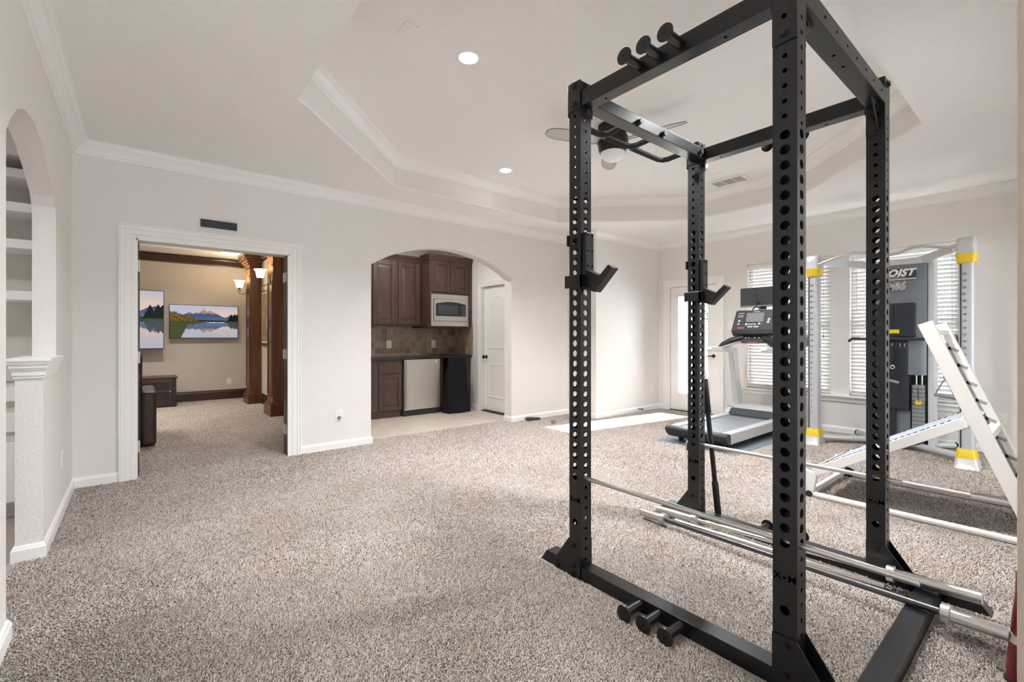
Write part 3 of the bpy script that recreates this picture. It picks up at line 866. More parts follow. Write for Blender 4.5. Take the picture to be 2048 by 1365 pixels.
dark_steel = simple('dark_steel', (0.11, 0.11, 0.115), 0.3, metal=0.9)
barbell(ba, A0, A1, 0.185, 0.20, 0.025, 0.0145, 0.037, 'dark_steel', 'satin_steel')
bb = thing('barbell', 'all-silver barbell lying on the carpet against the base of the rack', 'barbell', (2.76, 1.0, 0), 'barbells on the floor')
barbell(bb, Vector((2.715, 1.775, 0.030)), Vector((2.715, 0.235, 0.104)), 0.29, 0.315, 0.025, 0.014, 0.037, 'chrome', 'satin_steel')
bc = thing('cable_bar', 'short straight chrome cable bar with an eyelet at its end on the carpet', 'cable bar', (2.665, 1.07, 0), None)
q0, q1 = Vector((2.655, 1.600, 0.020)), Vector((2.722, 0.560, 0.020))
MB().cyl(q0, q1, 0.0155, 18).build('bar', 'chrome', bc, smooth=True)
dq = (q1 - q0).normalized()
ey = [q1 + dq * 0.018 + dq * (0.013 * math.cos(2 * PI * k / 14)) + Vector((0, 0, 1)).cross(dq) * (0.013 * math.sin(2 * PI * k / 14)) for k in range(15)]
MB().tube(ey, 0.005, 8).build('eyelet', 'chrome', bc, smooth=True)
e0 = [q0 - dq * 0.014 - dq * (0.011 * math.cos(2 * PI * k / 12)) + Vector((0, 0, 1)).cross(dq) * (0.011 * math.sin(2 * PI * k / 12)) for k in range(13)]
MB().tube(e0, 0.004, 8).build('eyelet', 'grey_plastic', bc, smooth=True)

# foam-gripped stick leaning on the far upright
st = thing('massage_stick', 'black foam-gripped stick leaning on the far upright of the rack', 'stick', (2.965, 1.485, 0))
s0, s1 = Vector((2.965, 1.478, 0.008)), Vector((2.938, 1.560, 0.915))
L = lambda k: s0 + (s1 - s0) * k
MB().cyl(L(0.02), L(0.99), 0.0155, 14).build('rod', 'black_metal', st, smooth=True)
MB().lathe([(0.018, 0), (0.0205, 0.005), (0.0205, 0.225), (0.018, 0.23)], L(0.0), (s1 - s0), 16).build('foam_grip', 'black_foam', st, smooth=True)
MB().lathe([(0.018, 0), (0.0205, 0.005), (0.0205, 0.225), (0.018, 0.23)], L(0.745), (s1 - s0), 16).build('foam_grip', 'black_foam', st, smooth=True)
MB().tube([L(1.0) + Vector((0, 0, 0.002)) + Vector((0.0, 0.009 * math.sin(2 * PI * k / 12), 0.022 - 0.02 * math.cos(2 * PI * k / 12))) for k in range(13)], 0.0035, 8).build('eyelet', 'grey_plastic', st, smooth=True)

# red tubular stand half hidden by the wall edge
rs = thing('dumbbell_stand', 'red tube of a stand at the right edge, half hidden by the wall', 'stand', (2.30, 0.12, 0))
MB().tube([(2.345, 0.128, 0.0), (2.33, 0.122, 0.10), (2.25, 0.100, 0.34), (2.23, 0.096, 0.42)], 0.022, 16).build('red_tube', 'red_paint', rs, smooth=True)
MB().cyl((2.347, 0.128, 0.0), (2.347, 0.128, 0.012), 0.026, 18).build('foot', 'black_plastic', rs)
MB().cyl((2.310, 0.1165, 0.16), (2.298, 0.1133, 0.195), 0.0245, 16).build('collar', 'chrome', rs, smooth=True)

# ================================================================== slant board with ladder uprights
sb = thing('slant_board', 'white metal adjustable slant board hooked onto a notched ladder frame', 'exercise bench', (4.2, 0.7, 0))
XA, XB2 = 3.90, 4.58
for x in (XA, XB2):
    s = MB()
    s.beam((x, 1.215, 0.190), (x, 0.415, 0.672), 0.045, 0.062)
    s.build('side_beam', 'white_metal', sb, bevel=0.004)
    MB().prism([(1.285, 0.0), (1.225, 0.0), (1.195, 0.175), (1.275, 0.20)], 'X', x - 0.022, x + 0.022).build('leg', 'white_metal', sb, bevel=0.004)
MB().beam((XA, 0.415, 0.672), (XB2, 0.415, 0.672), 0.062, 0.07, up=(0, -0.52, 0.85)).build('head_bar', 'white_metal', sb, bevel=0.004)
MB().beam((XA, 1.20, 0.20), (XB2, 1.20, 0.20), 0.05, 0.05).build('tail_bar', 'white_metal', sb, bevel=0.004)
# thin padded top with a dark stitched edge
pt = MB(); nrm = Vector((0, 0.482, 0.80)).normalized()
def onb(k, x, h): return Vector((x, 1.17 + (0.45 - 1.17) * k, 0.216 + (0.652 - 0.216) * k)) + nrm * h
g = []; NU, NV = 24, 8
random.seed(3)
for j in range(NV + 1):
    for i in range(NU + 1):
        k, x = i / NU, XA + 0.03 + (XB2 - XA - 0.05) * j / NV
        edge = min(i, NU - i, 3) / 3
        g.append(onb(k, x, 0.024 + 0.008 * edge + random.uniform(-0.003, 0.003)))
fs = [(j * (NU + 1) + i, j * (NU + 1) + i + 1, (j + 1) * (NU + 1) + i + 1, (j + 1) * (NU + 1) + i) for j in range(NV) for i in range(NU)]
pt.add(g, fs); pd = pt.build('pad', 'pad', sb, smooth=True)
sd = pd.modifiers.new('thick', 'SOLIDIFY'); sd.thickness = 0.012; sd.offset = -1
ed = MB()
for a, b in (((0, XA + 0.028), (1, XA + 0.028)), ((0, XB2 - 0.018), (1, XB2 - 0.018))):
    for i in range(22):
        k0, k1 = i / 22 + 0.004, (i + random.uniform(0.55, 0.95)) / 22
        ed.tube([onb(k0, a[1], 0.031), onb(k1, a[1], 0.032)], 0.0045, 6)
for i in range(14):
    x = XA + 0.03 + (XB2 - XA - 0.05) * i / 14
    ed.tube([onb(0.0, x, 0.030), onb(0.0, x + 0.03, 0.031)], 0.0035, 6)
ed.build('edge_stitching', 'charcoal_panel', sb)
# notched ladder rails
def rail(x, slots):
    top, bot = Vector((x, 0.597, 1.283)), Vector((x, 0.112, 0.036))
    MB().beam(top, bot, 0.042, 0.074, up=(0, 0.93, 0.37)).build('ladder_rail', 'white_metal', sb, bevel=0.003)
    d = (bot - top).normalized(); nn = Vector((0, d.z, -d.y)) * -1
    if slots:
        for k in range(8):
            sl = MB()
            c = top + d * (0.20 + k * 0.125)
            a = c + nn * 0.017
            xs = x - 0.0215
            for p, q, wd in ((a - d * 0.0626, a + d * 0.0626, 0.020), (a - d * 0.030, a + d * 0.012 + nn * -0.040, 0.020)):
                dd = (q - p).normalized(); m2 = Vector((0, dd.z, -dd.y)) * wd / 2
                vs = [p + m2, q + m2, q - m2, p - m2]
                sl.prism([(v.y, v.z) for v in vs], 'X', xs - 0.0006, xs + 0.004)
            sl.build('notch', 'slot_grey', sb)
rail(XA, False); rail(4.42, True)
MB().beam((XA, 0.566, 1.225), (4.42, 0.566, 1.225), 0.03, 0.03).build('top_tie', 'white_metal', sb, bevel=0.003)
MB().beam((XA, 0.325, 0.595), (4.44, 0.325, 0.595), 0.05, 0.05).build('board_hook_bar', 'white_metal', sb, bevel=0.004)
for x in (XA, 4.72):
    MB().tube([(x, 1.262, 0.021), (x, 0.09, 0.021)], 0.021, 14).build('floor_rail', 'white_metal', sb, smooth=True)
    MB().cyl((x - 0.03, 1.245, 0.024), (x + 0.03, 1.245, 0.024), 0.0235, 16).build('end_cap', 'rubber', sb, smooth=True)
MB().beam((XA, 0.14, 0.03), (4.72, 0.14, 0.03), 0.04, 0.04).build('rear_tie', 'white_metal', sb, bevel=0.003)
MB().beam((XA + 0.02, 1.235, 0.045), (4.72, 1.235, 0.045), 0.03, 0.03).build('front_tie', 'white_metal', sb, bevel=0.003)
MB().prism([(1.18, 0.05), (1.26, 0.05), (1.235, 0.14), (1.20, 0.14)], 'X', 4.70, 4.735).build('wheel_bracket', 'white_metal', sb, bevel=0.003)
MB().lathe([(0.03, -0.02), (0.042, -0.016), (0.042, 0.016), (0.03, 0.02)], (4.70, 1.215, 0.042), (1, 0, 0), 20).build('wheel', 'rubber', sb, smooth=True)
# ================================================================== cable machine
CX, CYL, CYR = 5.90, 1.838, 0.614
cm = thing('cable_machine', 'silver and dark grey twin-column cable machine with yellow collars in front of the window', 'cable machine', (6.2, 1.226, 0))
def rounded(hx, hy, r, n=5):
    p = []
    for cxs, cys, a0 in ((1, 1, 0), (-1, 1, 1), (-1, -1, 2), (1, -1, 3)):
        for k in range(n + 1):
            a = (a0 + k / n) * PI / 2
            p.append((cxs * (hx - r) + math.cos(a) * r, cys * (hy - r) + math.sin(a) * r))
    return p
def loft(mb, sections):
    """sections: (centre x, centre y, z, outline)"""
    m = len(sections[0][3])
    vs = [(cx + x, cy + y, z) for cx, cy, z, o in sections for x, y in o]
    fs = [(i * m + k, i * m + (k + 1) % m, (i + 1) * m + (k + 1) % m, (i + 1) * m + k) for i in range(len(sections) - 1) for k in range(m)]
    fs += [tuple(range(m))[::-1], tuple((len(sections) - 1) * m + k for k in range(m))]
    return mb.add(vs, fs)
for cy, s in ((CYL, 1), (CYR, -1)):
    loft(MB(), [(CX, cy, 0.13, rounded(0.064, 0.051, 0.026)), (CX, cy, 1.90, rounded(0.064, 0.051, 0.026))]).build('column', 'alu', cm, smooth=True)
    loft(MB(), [(CX - 0.01, cy + s * 0.006, 0.0, rounded(0.125, 0.088, 0.03)), (CX - 0.005, cy + s * 0.004, 0.03, rounded(0.113, 0.080, 0.03)), (CX, cy, 0.095, rounded(0.098, 0.070, 0.03))]).build('column_foot', 'silver_paint', cm, smooth=True)
    loft(MB(), [(CX, cy, 0.092, rounded(0.100, 0.072, 0.03)), (CX, cy, 0.14, rounded(0.090, 0.064, 0.03)), (CX, cy, 0.168, rounded(0.080, 0.063, 0.03))]).build('lower_collar', 'yellow', cm, smooth=True)
    loft(MB(), [(CX, cy, 1.872, rounded(0.080, 0.063, 0.03)), (CX, cy, 1.905, rounded(0.088, 0.064, 0.03)), (CX, cy, 1.955, rounded(0.098, 0.072, 0.03))]).build('upper_collar', 'yellow', cm, smooth=True)
    loft(MB(), [(CX, cy, 1.953, rounded(0.096, 0.071, 0.03)), (CX + 0.004, cy, 2.02, rounded(0.094, 0.062, 0.03)), (CX + 0.012, cy - s * 0.0, 2.075, rounded(0.104, 0.066, 0.03)), (CX + 0.02, cy, 2.10, rounded(0.098, 0.060, 0.03)), (CX + 0.02, cy, 2.108, rounded(0.07, 0.04, 0.02))]).build('column_cap', 'silver_paint', cm, smooth=True)
    # track slot and numbered marks on the face towards the user
    MB().box(CX - 0.067, CX - 0.060, cy + 0.030, cy + 0.040, 0.18, 1.86).build('track', 'charcoal_panel', cm)
    for k in range(24):
        lettering('height_number', str(24 - k), 0.026, (CX - 0.0668, cy + 0.012, 1.77 - 0.0615 * k), (0, -1, 0), (0, 0, 1), 'charcoal_panel', cm, shear=0.2, bold=0.0004, depth=0.0004)
    # pulley carriage
    c = MB(); c.lathe([(0.02, -0.022), (0.058, -0.02), (0.058, 0.02), (0.02, 0.022)], (CX + 0.03, cy + 0.086, 1.165), (0, 1, 0), 22)
    c.box(CX - 0.03, CX + 0.09, cy + 0.064, cy + 0.108, 1.09, 1.20)
    c.build('pulley_carriage', 'grey_plastic', cm, bevel=0.008)
    MB().cyl((CX - 0.04, cy + 0.09, 1.16), (CX - 0.11, cy + 0.09, 1.16), 0.012, 12).build('carriage_pin', 'black_plastic', cm)
    # base tube back to the tower, and overhead arm
    MB().tube([(CX + 0.06, cy - s * 0.04, 0.075), (6.12, cy - s * 0.19, 0.062), (6.34, 1.226 + s * 0.16, 0.055), (6.52, 1.226 + s * 0.14, 0.055)], 0.034, 14).build('base_tube', 'silver_paint', cm, smooth=True)
    MB().tube([(6.40, 1.226 + s * 0.17, 0.05), (6.68, 1.226 + s * 0.42 - 0.02, 0.05)], 0.032, 14).build('rear_foot', 'silver_paint', cm, smooth=True)
    MB().lathe([(0.033, 0), (0.033, 0.02), (0.02, 0.024)], (6.672, 1.226 + s * 0.415 - 0.02, 0.05), (0.28, s * 0.25, 0), 14).build('foot_cap', 'rubber', cm)
    MB().beam((CX + 0.05, cy - s * 0.03, 2.045), (6.31, 1.226 + s * 0.20, 1.985), 0.05, 0.075).build('overhead_arm', 'silver_paint', cm, bevel=0.006)
    MB().cyl((CX - 0.06, cy - s * 0.055, 1.998), (CX - 0.06, cy - s * 0.085, 1.998), 0.022, 14).build('bar_socket', 'chrome', cm, smooth=True)
MB().tube([(CX - 0.06, CYL - 0.03, 1.996), (CX - 0.06, 1.52, 2.078), (CX - 0.06, 1.45, 2.083), (CX - 0.06, 1.16, 2.022), (CX - 0.06, 1.10, 2.026), (CX - 0.06, 0.98, 2.072), (CX - 0.06, 0.92, 2.073), (CX - 0.06, CYR + 0.03, 2.002)], 0.0135, 14).build('pull_up_bar', 'satin_steel', cm, smooth=True)
# tower
TX, TY0, TY1 = 6.24, 0.945, 1.45
ty = (TY0 + TY1) / 2
def bow(z, d):      # plan outline with a front that bows out towards the user
    pts = [(TX + 0.20, TY0), (TX + 0.03, TY0)]
    for k in range(1, 10):
        t = k / 10; pts.append((TX + 0.03 - d * math.sin(PI * t), TY0 + (TY1 - TY0) * t))
    return pts + [(TX + 0.03, TY1), (TX + 0.20, TY1)]
tw = MB(); loft(tw, [(0, 0, z, bow(z, dd)) for z, dd in ((1.17, 0.075), (1.5, 0.08), (1.90, 0.05), (1.965, 0.035))])
tw.build('upper_shroud', 'shroud', cm, smooth=True)
MB().box(TX + 0.05, TX + 0.22, TY0 - 0.055, TY0 - 0.002, 0.06, 1.97).box(TX + 0.05, TX + 0.22, TY1 + 0.002, TY1 + 0.012, 0.06, 1.95).build('tower_frame', 'silver_paint', cm, bevel=0.008)
MB().box(TX - 0.01, TX + 0.24, TY0 - 0.05, TY1 + 0.01, 1.955, 2.02).build('top_plate', 'silver_paint', cm, bevel=0.01)
wl = MB(); loft(wl, [(0, 0, z, [(TX + 0.19, TY0 + 0.004), (TX + 0.02, TY0 + 0.004), (TX - 0.02, TY0 + 0.05), (TX - 0.025, TY0 + 0.14), (TX + 0.19, TY0 + 0.14)]) for z in (0.80, 1.0, 1.172)])
wl.build('side_shroud', 'shroud', cm, smooth=True)
MB().box(TX - 0.035, TX + 0.20, TY0 + 0.135, TY1 - 0.06, 0.42, 1.172).build('lower_panel', 'navy_panel', cm, bevel=0.02)
MB().box(TX - 0.02, TX + 0.20, TY0 + 0.24, TY1 - 0.10, 0.06, 0.425).build('plinth', 'navy_panel', cm, bevel=0.01)
MB().box(TX + 0.02, TX + 0.2, TY0 + 0.13, TY1 - 0.03, 0.055, 0.42).build('rear_panel', 'shroud', cm, bevel=0.006)
MB().box(TX + 0.12, TX + 0.20, TY0, TY0 + 0.13, 0.055, 0.81).build('stack_back', 'navy_panel', cm)
pn = MB(); pn.box(TX - 0.064, TX + 0.02, TY0 + 0.08, TY1 - 0.08, 1.195, 1.55)
pn.build('hatch_panel', 'navy_panel', cm, bevel=0.012)
MB().box(TX - 0.0655, TX - 0.06, ty - 0.0015, ty + 0.0015, 1.215, 1.535).build('hatch_seam', 'hole_dark', cm)
MB().box(TX - 0.072, TX - 0.06, ty - 0.05, ty + 0.05, 1.232, 1.272).build('yellow_badge', 'yellow', cm, bevel=0.003)
MB().box(TX - 0.075, TX + 0.05, TY0 - 0.005, TY1 + 0.10, 1.160, 1.186).build('shelf_edge', 'black_plastic', cm, bevel=0.006)
MB().tube([(TX - 0.03, TY1 + 0.04, 1.178), (TX - 0.04, TY1 + 0.10, 1.178), (TX - 0.06, TY1 + 0.125, 1.165), (TX - 0.10, TY1 + 0.125, 1.15)], 0.014, 10).build('shelf_hook', 'black_plastic', cm, smooth=True)
# badge plate and its letters
lx = TX + 0.03 - 0.062
bd = MB(); bd.box(TX - 0.028, TX + 0.0, TY0 + 0.075, TY1 - 0.06, 1.812, 1.912); bp = bd.build('badge_plate', 'charcoal_panel', cm, bevel=0.006)
MB().box(TX - 0.031, TX - 0.026, TY0 + 0.075, TY1 - 0.06, 1.797, 1.809).build('badge_trim', 'silver_paint', bp)
lettering('badge_lettering', 'HOIST', 0.098, (TX - 0.0295, ty - 0.012, 1.867), (0, -1, 0), (0, 0, 1), 'white_plastic', bp, shear=0.35, bold=0.0042, depth=0.0012, spacing=1.06)
lettering('badge_lettering', 'HOISTFITNESS.COM', 0.018, (TX - 0.0295, ty - 0.012, 1.824), (0, -1, 0), (0, 0, 1), 'white_plastic', bp, depth=0.0010)
lettering('model_lettering', 'M', 0.105, (TX - 0.058, ty + 0.035, 1.722), (0, -1, 0), (0, 0, 1), 'white_plastic', cm, shear=0.42, bold=0.0042, depth=0.0010)
lettering('model_lettering', 'i6', 0.115, (TX - 0.056, ty - 0.052, 1.726), (0, -1, 0), (0, 0, 1), 'white_plastic', cm, shear=0.25, bold=0.0045, depth=0.0010)
lettering('model_lettering', 'M', 0.105, (TX - 0.0596, ty + 0.035, 1.722), (0, -1, 0), (0, 0, 1), 'shroud', cm, shear=0.42, bold=-0.0010, depth=0.0010)
lettering('model_lettering', 'i6', 0.115, (TX - 0.0576, ty - 0.052, 1.726), (0, -1, 0), (0, 0, 1), 'shroud', cm, shear=0.25, bold=-0.0010, depth=0.0010)
# weight stack
for k in range(15):
    z = 0.075 + k * 0.0415
    pl = MB(); pl.box(TX + 0.02, TX + 0.12, TY0 + 0.018, TY0 + 0.118, z, z + 0.037)
    pl.build('stack_plate', 'grey_plastic' if k else 'navy_panel', cm, bevel=0.002)
for yy in (TY0 + 0.045, TY0 + 0.09): MB().cyl((TX + 0.07, yy, 0.06), (TX + 0.07, yy, 1.0), 0.009, 12).build('guide_rod', 'chrome', cm, smooth=True)
MB().lathe([(0.004, 0), (0.026, 0.002), (0.026, 0.022), (0.012, 0.026)], (TX + 0.022, TY0 + 0.065, 0.515), (-1, 0, 0), 18).build('selector_pin', 'yellow', cm, smooth=True)
MB().tube([(TX + 0.0, TY0 + 0.06, 0.52), (TX - 0.02, TY0 + 0.062, 0.60), (TX + 0.01, TY0 + 0.07, 0.68)], 0.004, 8).build('pin_cord', 'black_plastic', cm, smooth=True)
rng = [(TX - 0.035 - 0.012, ty + 0.10 + dy, 1.125) for dy in (0.06, -0.055, -0.17)]
for k, y in enumerate((ty + 0.07, ty + 0.01, ty - 0.055, ty - 0.09)):
    MB().tube([(TX - 0.036, y, 1.13), (TX - 0.055, y, 1.125), (TX - 0.062, y, 1.105), (TX - 0.055, y, 1.09)], 0.005, 8).build('accessory_hook', 'chrome', cm, smooth=True)

# accessories hanging on the machine
xh = TX - 0.085
ac = thing('tricep_rope', 'black strap attachment with a ring hanging on the machine front', 'cable attachment', (xh, ty + 0.01, 0.92))
MB().tube([(xh, ty + 0.008, 1.10), (xh - 0.004, ty + 0.0, 1.0), (xh - 0.004, ty + 0.005, 0.90)], [0.012, 0.017, 0.010], 10).build('strap', 'black_foam', ac, smooth=True)
MB().tube([(xh - 0.004, ty + 0.003 + 0.017 * math.sin(2 * PI * k / 14), 0.878 + 0.017 * math.cos(2 * PI * k / 14)) for k in range(15)], 0.005, 8).build('ring', 'chrome', ac, smooth=True)
def stirrup(name, label, top, grip_z, half, xx, yy, m1, m2, tilt=0.0):
    t = thing(name, label, 'cable handle', (xx, yy, grip_z))
    MB().tube([(xx, yy + half, grip_z + tilt), (xx, yy + half * 0.9, grip_z + 0.03 + tilt), (xx, yy + 0.008, top), (xx, yy - 0.008, top), (xx, yy - half * 0.9, grip_z + 0.03 - tilt), (xx, yy - half, grip_z - tilt)], 0.0065, 8).build('strap', m1, t, smooth=True)
    MB().tube([(xx, yy + half + 0.01, grip_z + tilt), (xx, yy - half - 0.01, grip_z - tilt)], 0.0165, 14).build('grip', m2, t, smooth=True)
    return t
stirrup('stirrup_handle', 'dark stirrup handle hanging in front of the navy panel of the machine', 0.885, 0.735, 0.07, xh, ty + 0.03, 'black_foam', 'grey_plastic', 0.02)
hy = CYR + 0.10
hh = stirrup('stirrup_handle', 'grey stirrup handle hanging from the right column in front of the window blind', 0.785, 0.632, 0.066, CX + 0.02, hy + 0.05, 'grey_plastic', 'grey_plastic', 0.01)
MB().tube([(CX + 0.02, hy + 0.05, 0.785), (CX + 0.02, hy + 0.052, 0.88), (CX + 0.02, hy + 0.0, 1.09)], 0.004, 8).tube([(CX + 0.02, hy + 0.05 + 0.012 * math.sin(k * PI / 6), 0.815 + 0.012 * math.cos(k * PI / 6)) for k in range(13)], 0.0035, 8).build('clip', 'grey_plastic', hh, smooth=True)

# ================================================================== treadmill on its mat
tm_mat = MB().box(4.63, 6.66, 2.12, 3.03, 0.0, 0.008)
tag(tm_mat.build('equipment_mat', 'mat_blue', None, bevel=0.002), 'dark blue-grey mat on the carpet under the treadmill', 'mat')
tm = thing('treadmill', 'white and black treadmill facing the window with console and grips', 'treadmill', (5.5, 2.58, 0.008))
ya, yb, zd = 2.235, 2.925, 0.175
for y0_, y1_ in ((ya, ya + 0.095), (yb - 0.095, yb)):
    MB().prism([(4.66, 0.172), (4.70, 0.188), (6.05, 0.196), (6.05, 0.085), (4.76, 0.075)], 'Y', y0_, y1_).build('side_rail', 'silver_paint', tm, bevel=0.008)
MB().box(4.72, 6.1, ya + 0.095, yb - 0.095, 0.10, 0.176).build('running_belt', 'belt', tm, bevel=0.01)
lm = MB()
for k in range(4): lm.box(4.95 + k * 0.28, 4.956 + k * 0.28, ya + 0.13, yb - 0.13 - 0.06 * k, 0.1762, 0.1766)
lm.build('belt_print', 'silver_paint', tm)
rr = MB()
rr.prism([(4.625, 0.165), (4.64, 0.186), (4.725, 0.190), (4.745, 0.172), (4.745, 0.072), (4.70, 0.072), (4.65, 0.115)], 'Y', ya - 0.004, yb + 0.004)
rr.build('end_roller_cover', 'black_plastic', tm, bevel=0.008)
MB().box(4.80, 6.45, ya + 0.06, yb - 0.06, 0.05, 0.10).build('under_frame', 'black_metal', tm)
for x in (4.85, 6.3):
    for y in (ya + 0.07, yb - 0.07): MB().cyl((x, y, 0.008), (x, y, 0.055), 0.028, 14).build('levelling_foot', 'rubber', tm)
hd = MB().prism([(6.02, 0.10), (6.02, 0.20), (6.09, 0.262), (6.25, 0.292), (6.50, 0.282), (6.60, 0.21), (6.62, 0.10)], 'Y', ya - 0.005, yb + 0.005)
hd.build('motor_hood', 'silver_paint', tm, bevel=0.015)
MB().prism([(5.985, 0.178), (5.99, 0.200), (6.065, 0.262), (6.10, 0.266), (6.06, 0.19)], 'Y', ya + 0.05, yb - 0.07).build('hood_front', 'dark_grey', tm, bevel=0.006)
MB().prism([(5.93, 0.182), (6.03, 0.198), (6.13, 0.272), (6.20, 0.275), (6.20, 0.18)], 'Y', yb - 0.085, yb + 0.008).build('hood_corner', 'dark_grey', tm, bevel=0.006)
for y in (ya + 0.02, yb - 0.02):
    MB().prism([(6.31, 0.20), (6.47, 0.20), (6.28, 1.045), (6.14, 1.045)], 'Y', y - 0.035, y + 0.035).build('mast', 'silver_paint', tm, bevel=0.012)
    MB().prism([(5.56, 1.04), (5.60, 1.015), (6.30, 0.985), (6.30, 1.055), (6.10, 1.072), (5.60, 1.072)], 'Y', y - 0.032, y + 0.032).build('arm_rail', 'white_metal', tm, bevel=0.012)
cyc = (ya + yb) / 2
for s in (-1, 1):
    y = cyc + s * 0.325
    MB().tube([(5.86, y, 1.062), (5.93, y - s * 0.01, 1.095), (6.02, y - s * 0.08, 1.15), (6.09, y - s * 0.20, 1.19)], [0.024, 0.036, 0.042, 0.032], 12).build('grip_housing', 'black_plastic', tm, smooth=True)
    MB().tube([(5.84, y + s * 0.0, 1.05), (5.90, y - s * 0.03, 1.07), (6.01, y - s * 0.12, 1.115), (6.08, y - s * 0.20, 1.14)], 0.017, 12).build('pulse_grip', 'chrome', tm, smooth=True)
kp = MB().prism([(6.035, 1.115), (6.045, 1.15), (6.125, 1.225), (6.17, 1.22), (6.15, 1.11)], 'Y', cyc - 0.135, cyc + 0.135); kp.build('key_panel', 'dark_grey', tm, bevel=0.006)
# console leans back; written things sit on its sloping face
P0, P1 = Vector((6.095, cyc, 1.262)), Vector((6.19, cyc, 1.548))
upv = (P1 - P0).normalized(); nv = Vector((-upv.z, 0, upv.x))
def onface(y, k, h=0.0): return Vector((0, y, 0)) + P0 + upv * ((P1 - P0).length * k) + nv * h
co = MB()
w0, w1 = 0.295, 0.262
q = [onface(-w0, 0), onface(w0, 0), onface(w1, 1), onface(-w1, 1)]
back = Vector((0.075, 0, -0.01))
co.add(q + [a + back for a in q], [(0, 1, 2, 3), (4, 7, 6, 5), (0, 4, 5, 1), (1, 5, 6, 2), (2, 6, 7, 3), (3, 7, 4, 0)])
con = co.build('console', 'dark_grey', tm, bevel=0.014)
MB().prism([(6.04, 1.235), (6.05, 1.27), (6.11, 1.285), (6.18, 1.26), (6.17, 1.205), (6.10, 1.20)], 'Y', cyc - 0.255, cyc + 0.255).build('console_tray', 'black_plastic', con, bevel=0.008)
def plate(y0, y1, k0, k1, name, m, h=0.003):
    a = [onface(y0, k0), onface(y1, k0), onface(y1, k1), onface(y0, k1)]
    MB().add([p + nv * 0.0 for p in a] + [p + nv * h for p in a], [(0, 3, 2, 1), (4, 5, 6, 7), (0, 1, 5, 4), (1, 2, 6, 5), (2, 3, 7, 6), (3, 0, 4, 7)]).build(name, m, con)
plate(-0.10, 0.115, 0.45, 0.86, 'display', 'grey_plastic')
plate(0.155, 0.225, 0.66, 0.78, 'sticker', 'grey_plastic')
plate(0.15, 0.22, 0.84, 0.87, 'sticker', 'pale_print')
plate(-0.04, 0.03, 0.90, 0.925, 'sticker', 'pale_print')
for y, k, r in ((0.20, 0.50, .015), (0.205, 0.36, .015), (0.105, 0.34, .016), (-0.055, 0.36, .016), (-0.165, 0.55, .017), (-0.158, 0.43, .017)):
    p = onface(y, k); MB().lathe([(r, -0.001), (r, 0.005), (r * 0.7, 0.007)], p, nv, 14).build('round_button', 'pale_print', con)
for y in (0.055, -0.02): plate(y - 0.03, y + 0.03, 0.20, 0.26, 'bar_button', 'pale_print')
for y in (0.07, 0.045, 0.02, -0.005): plate(y - 0.009, y + 0.009, 0.315, 0.37, 'key_button', 'pale_print')
plate(0.13, 0.21, 0.14, 0.22, 'console_print', 'orange_print')
for y in (0.09, 0.05, -0.02, -0.07): MB().lathe([(0.010, 0), (0.010, 0.004)], (6.08, cyc + y, 1.185), Vector((-0.75, 0, 0.66)), 10).build('speed_key', 'pale_print', tm)
MB().box(6.031, 6.037, cyc - 0.07, cyc + 0.05, 1.12, 1.136).build('safety_strip', 'orange_print', tm)
# phone holder clipped on the console top
ph = thing('phone_holder', 'small black phone clamp on the top edge of the treadmill console', 'phone holder', (6.2, cyc + 0.0, 1.56))
MB().tube([(6.19, cyc + 0.055, 1.552), (6.185, cyc + 0.03, 1.575), (6.18, cyc, 1.59), (6.185, cyc - 0.03, 1.575), (6.19, cyc - 0.055, 1.552)], 0.009, 8).build('clamp_feet', 'black_plastic', ph, smooth=True)
MB().cyl((6.18, cyc, 1.575), (6.17, cyc - 0.008, 1.64), 0.007, 8).box(6.160, 6.172, cyc - 0.013, cyc - 0.005, 1.63, 1.735).box(6.150, 6.172, cyc - 0.013, cyc + 0.035, 1.727, 1.735).box(6.150, 6.172, cyc - 0.013, cyc + 0.035, 1.655, 1.664).build('bracket', 'black_plastic', ph, bevel=0.001)
MB().tube([(6.19, cyc - 0.04, 1.556), (6.18, cyc - 0.01, 1.60), (6.18, cyc + 0.02, 1.60), (6.19, cyc + 0.045, 1.558)], 0.004, 6).build('spring', 'chrome', ph, smooth=True)
# monitor behind the console
mo = thing('monitor', 'dark grey flat monitor standing above and behind the treadmill console', 'monitor', (6.28, 2.53, 1.56))
MB().box(6.262, 6.292, 2.27, 2.822, 1.592, 1.845).build('housing', 'charcoal_panel', mo, bevel=0.004)
MB().box(6.2585, 6.262, 2.282, 2.810, 1.618, 1.836).build('screen', 'dark_grey', mo)
MB().box(6.2575, 6.262, 2.272, 2.820, 1.594, 1.613).build('chin', 'grey_plastic', mo)
MB().box(6.275, 6.29, 2.50, 2.58, 1.556, 1.60).box(6.22, 6.29, 2.50, 2.58, 1.552, 1.562).build('stand_bracket', 'black_plastic', mo)
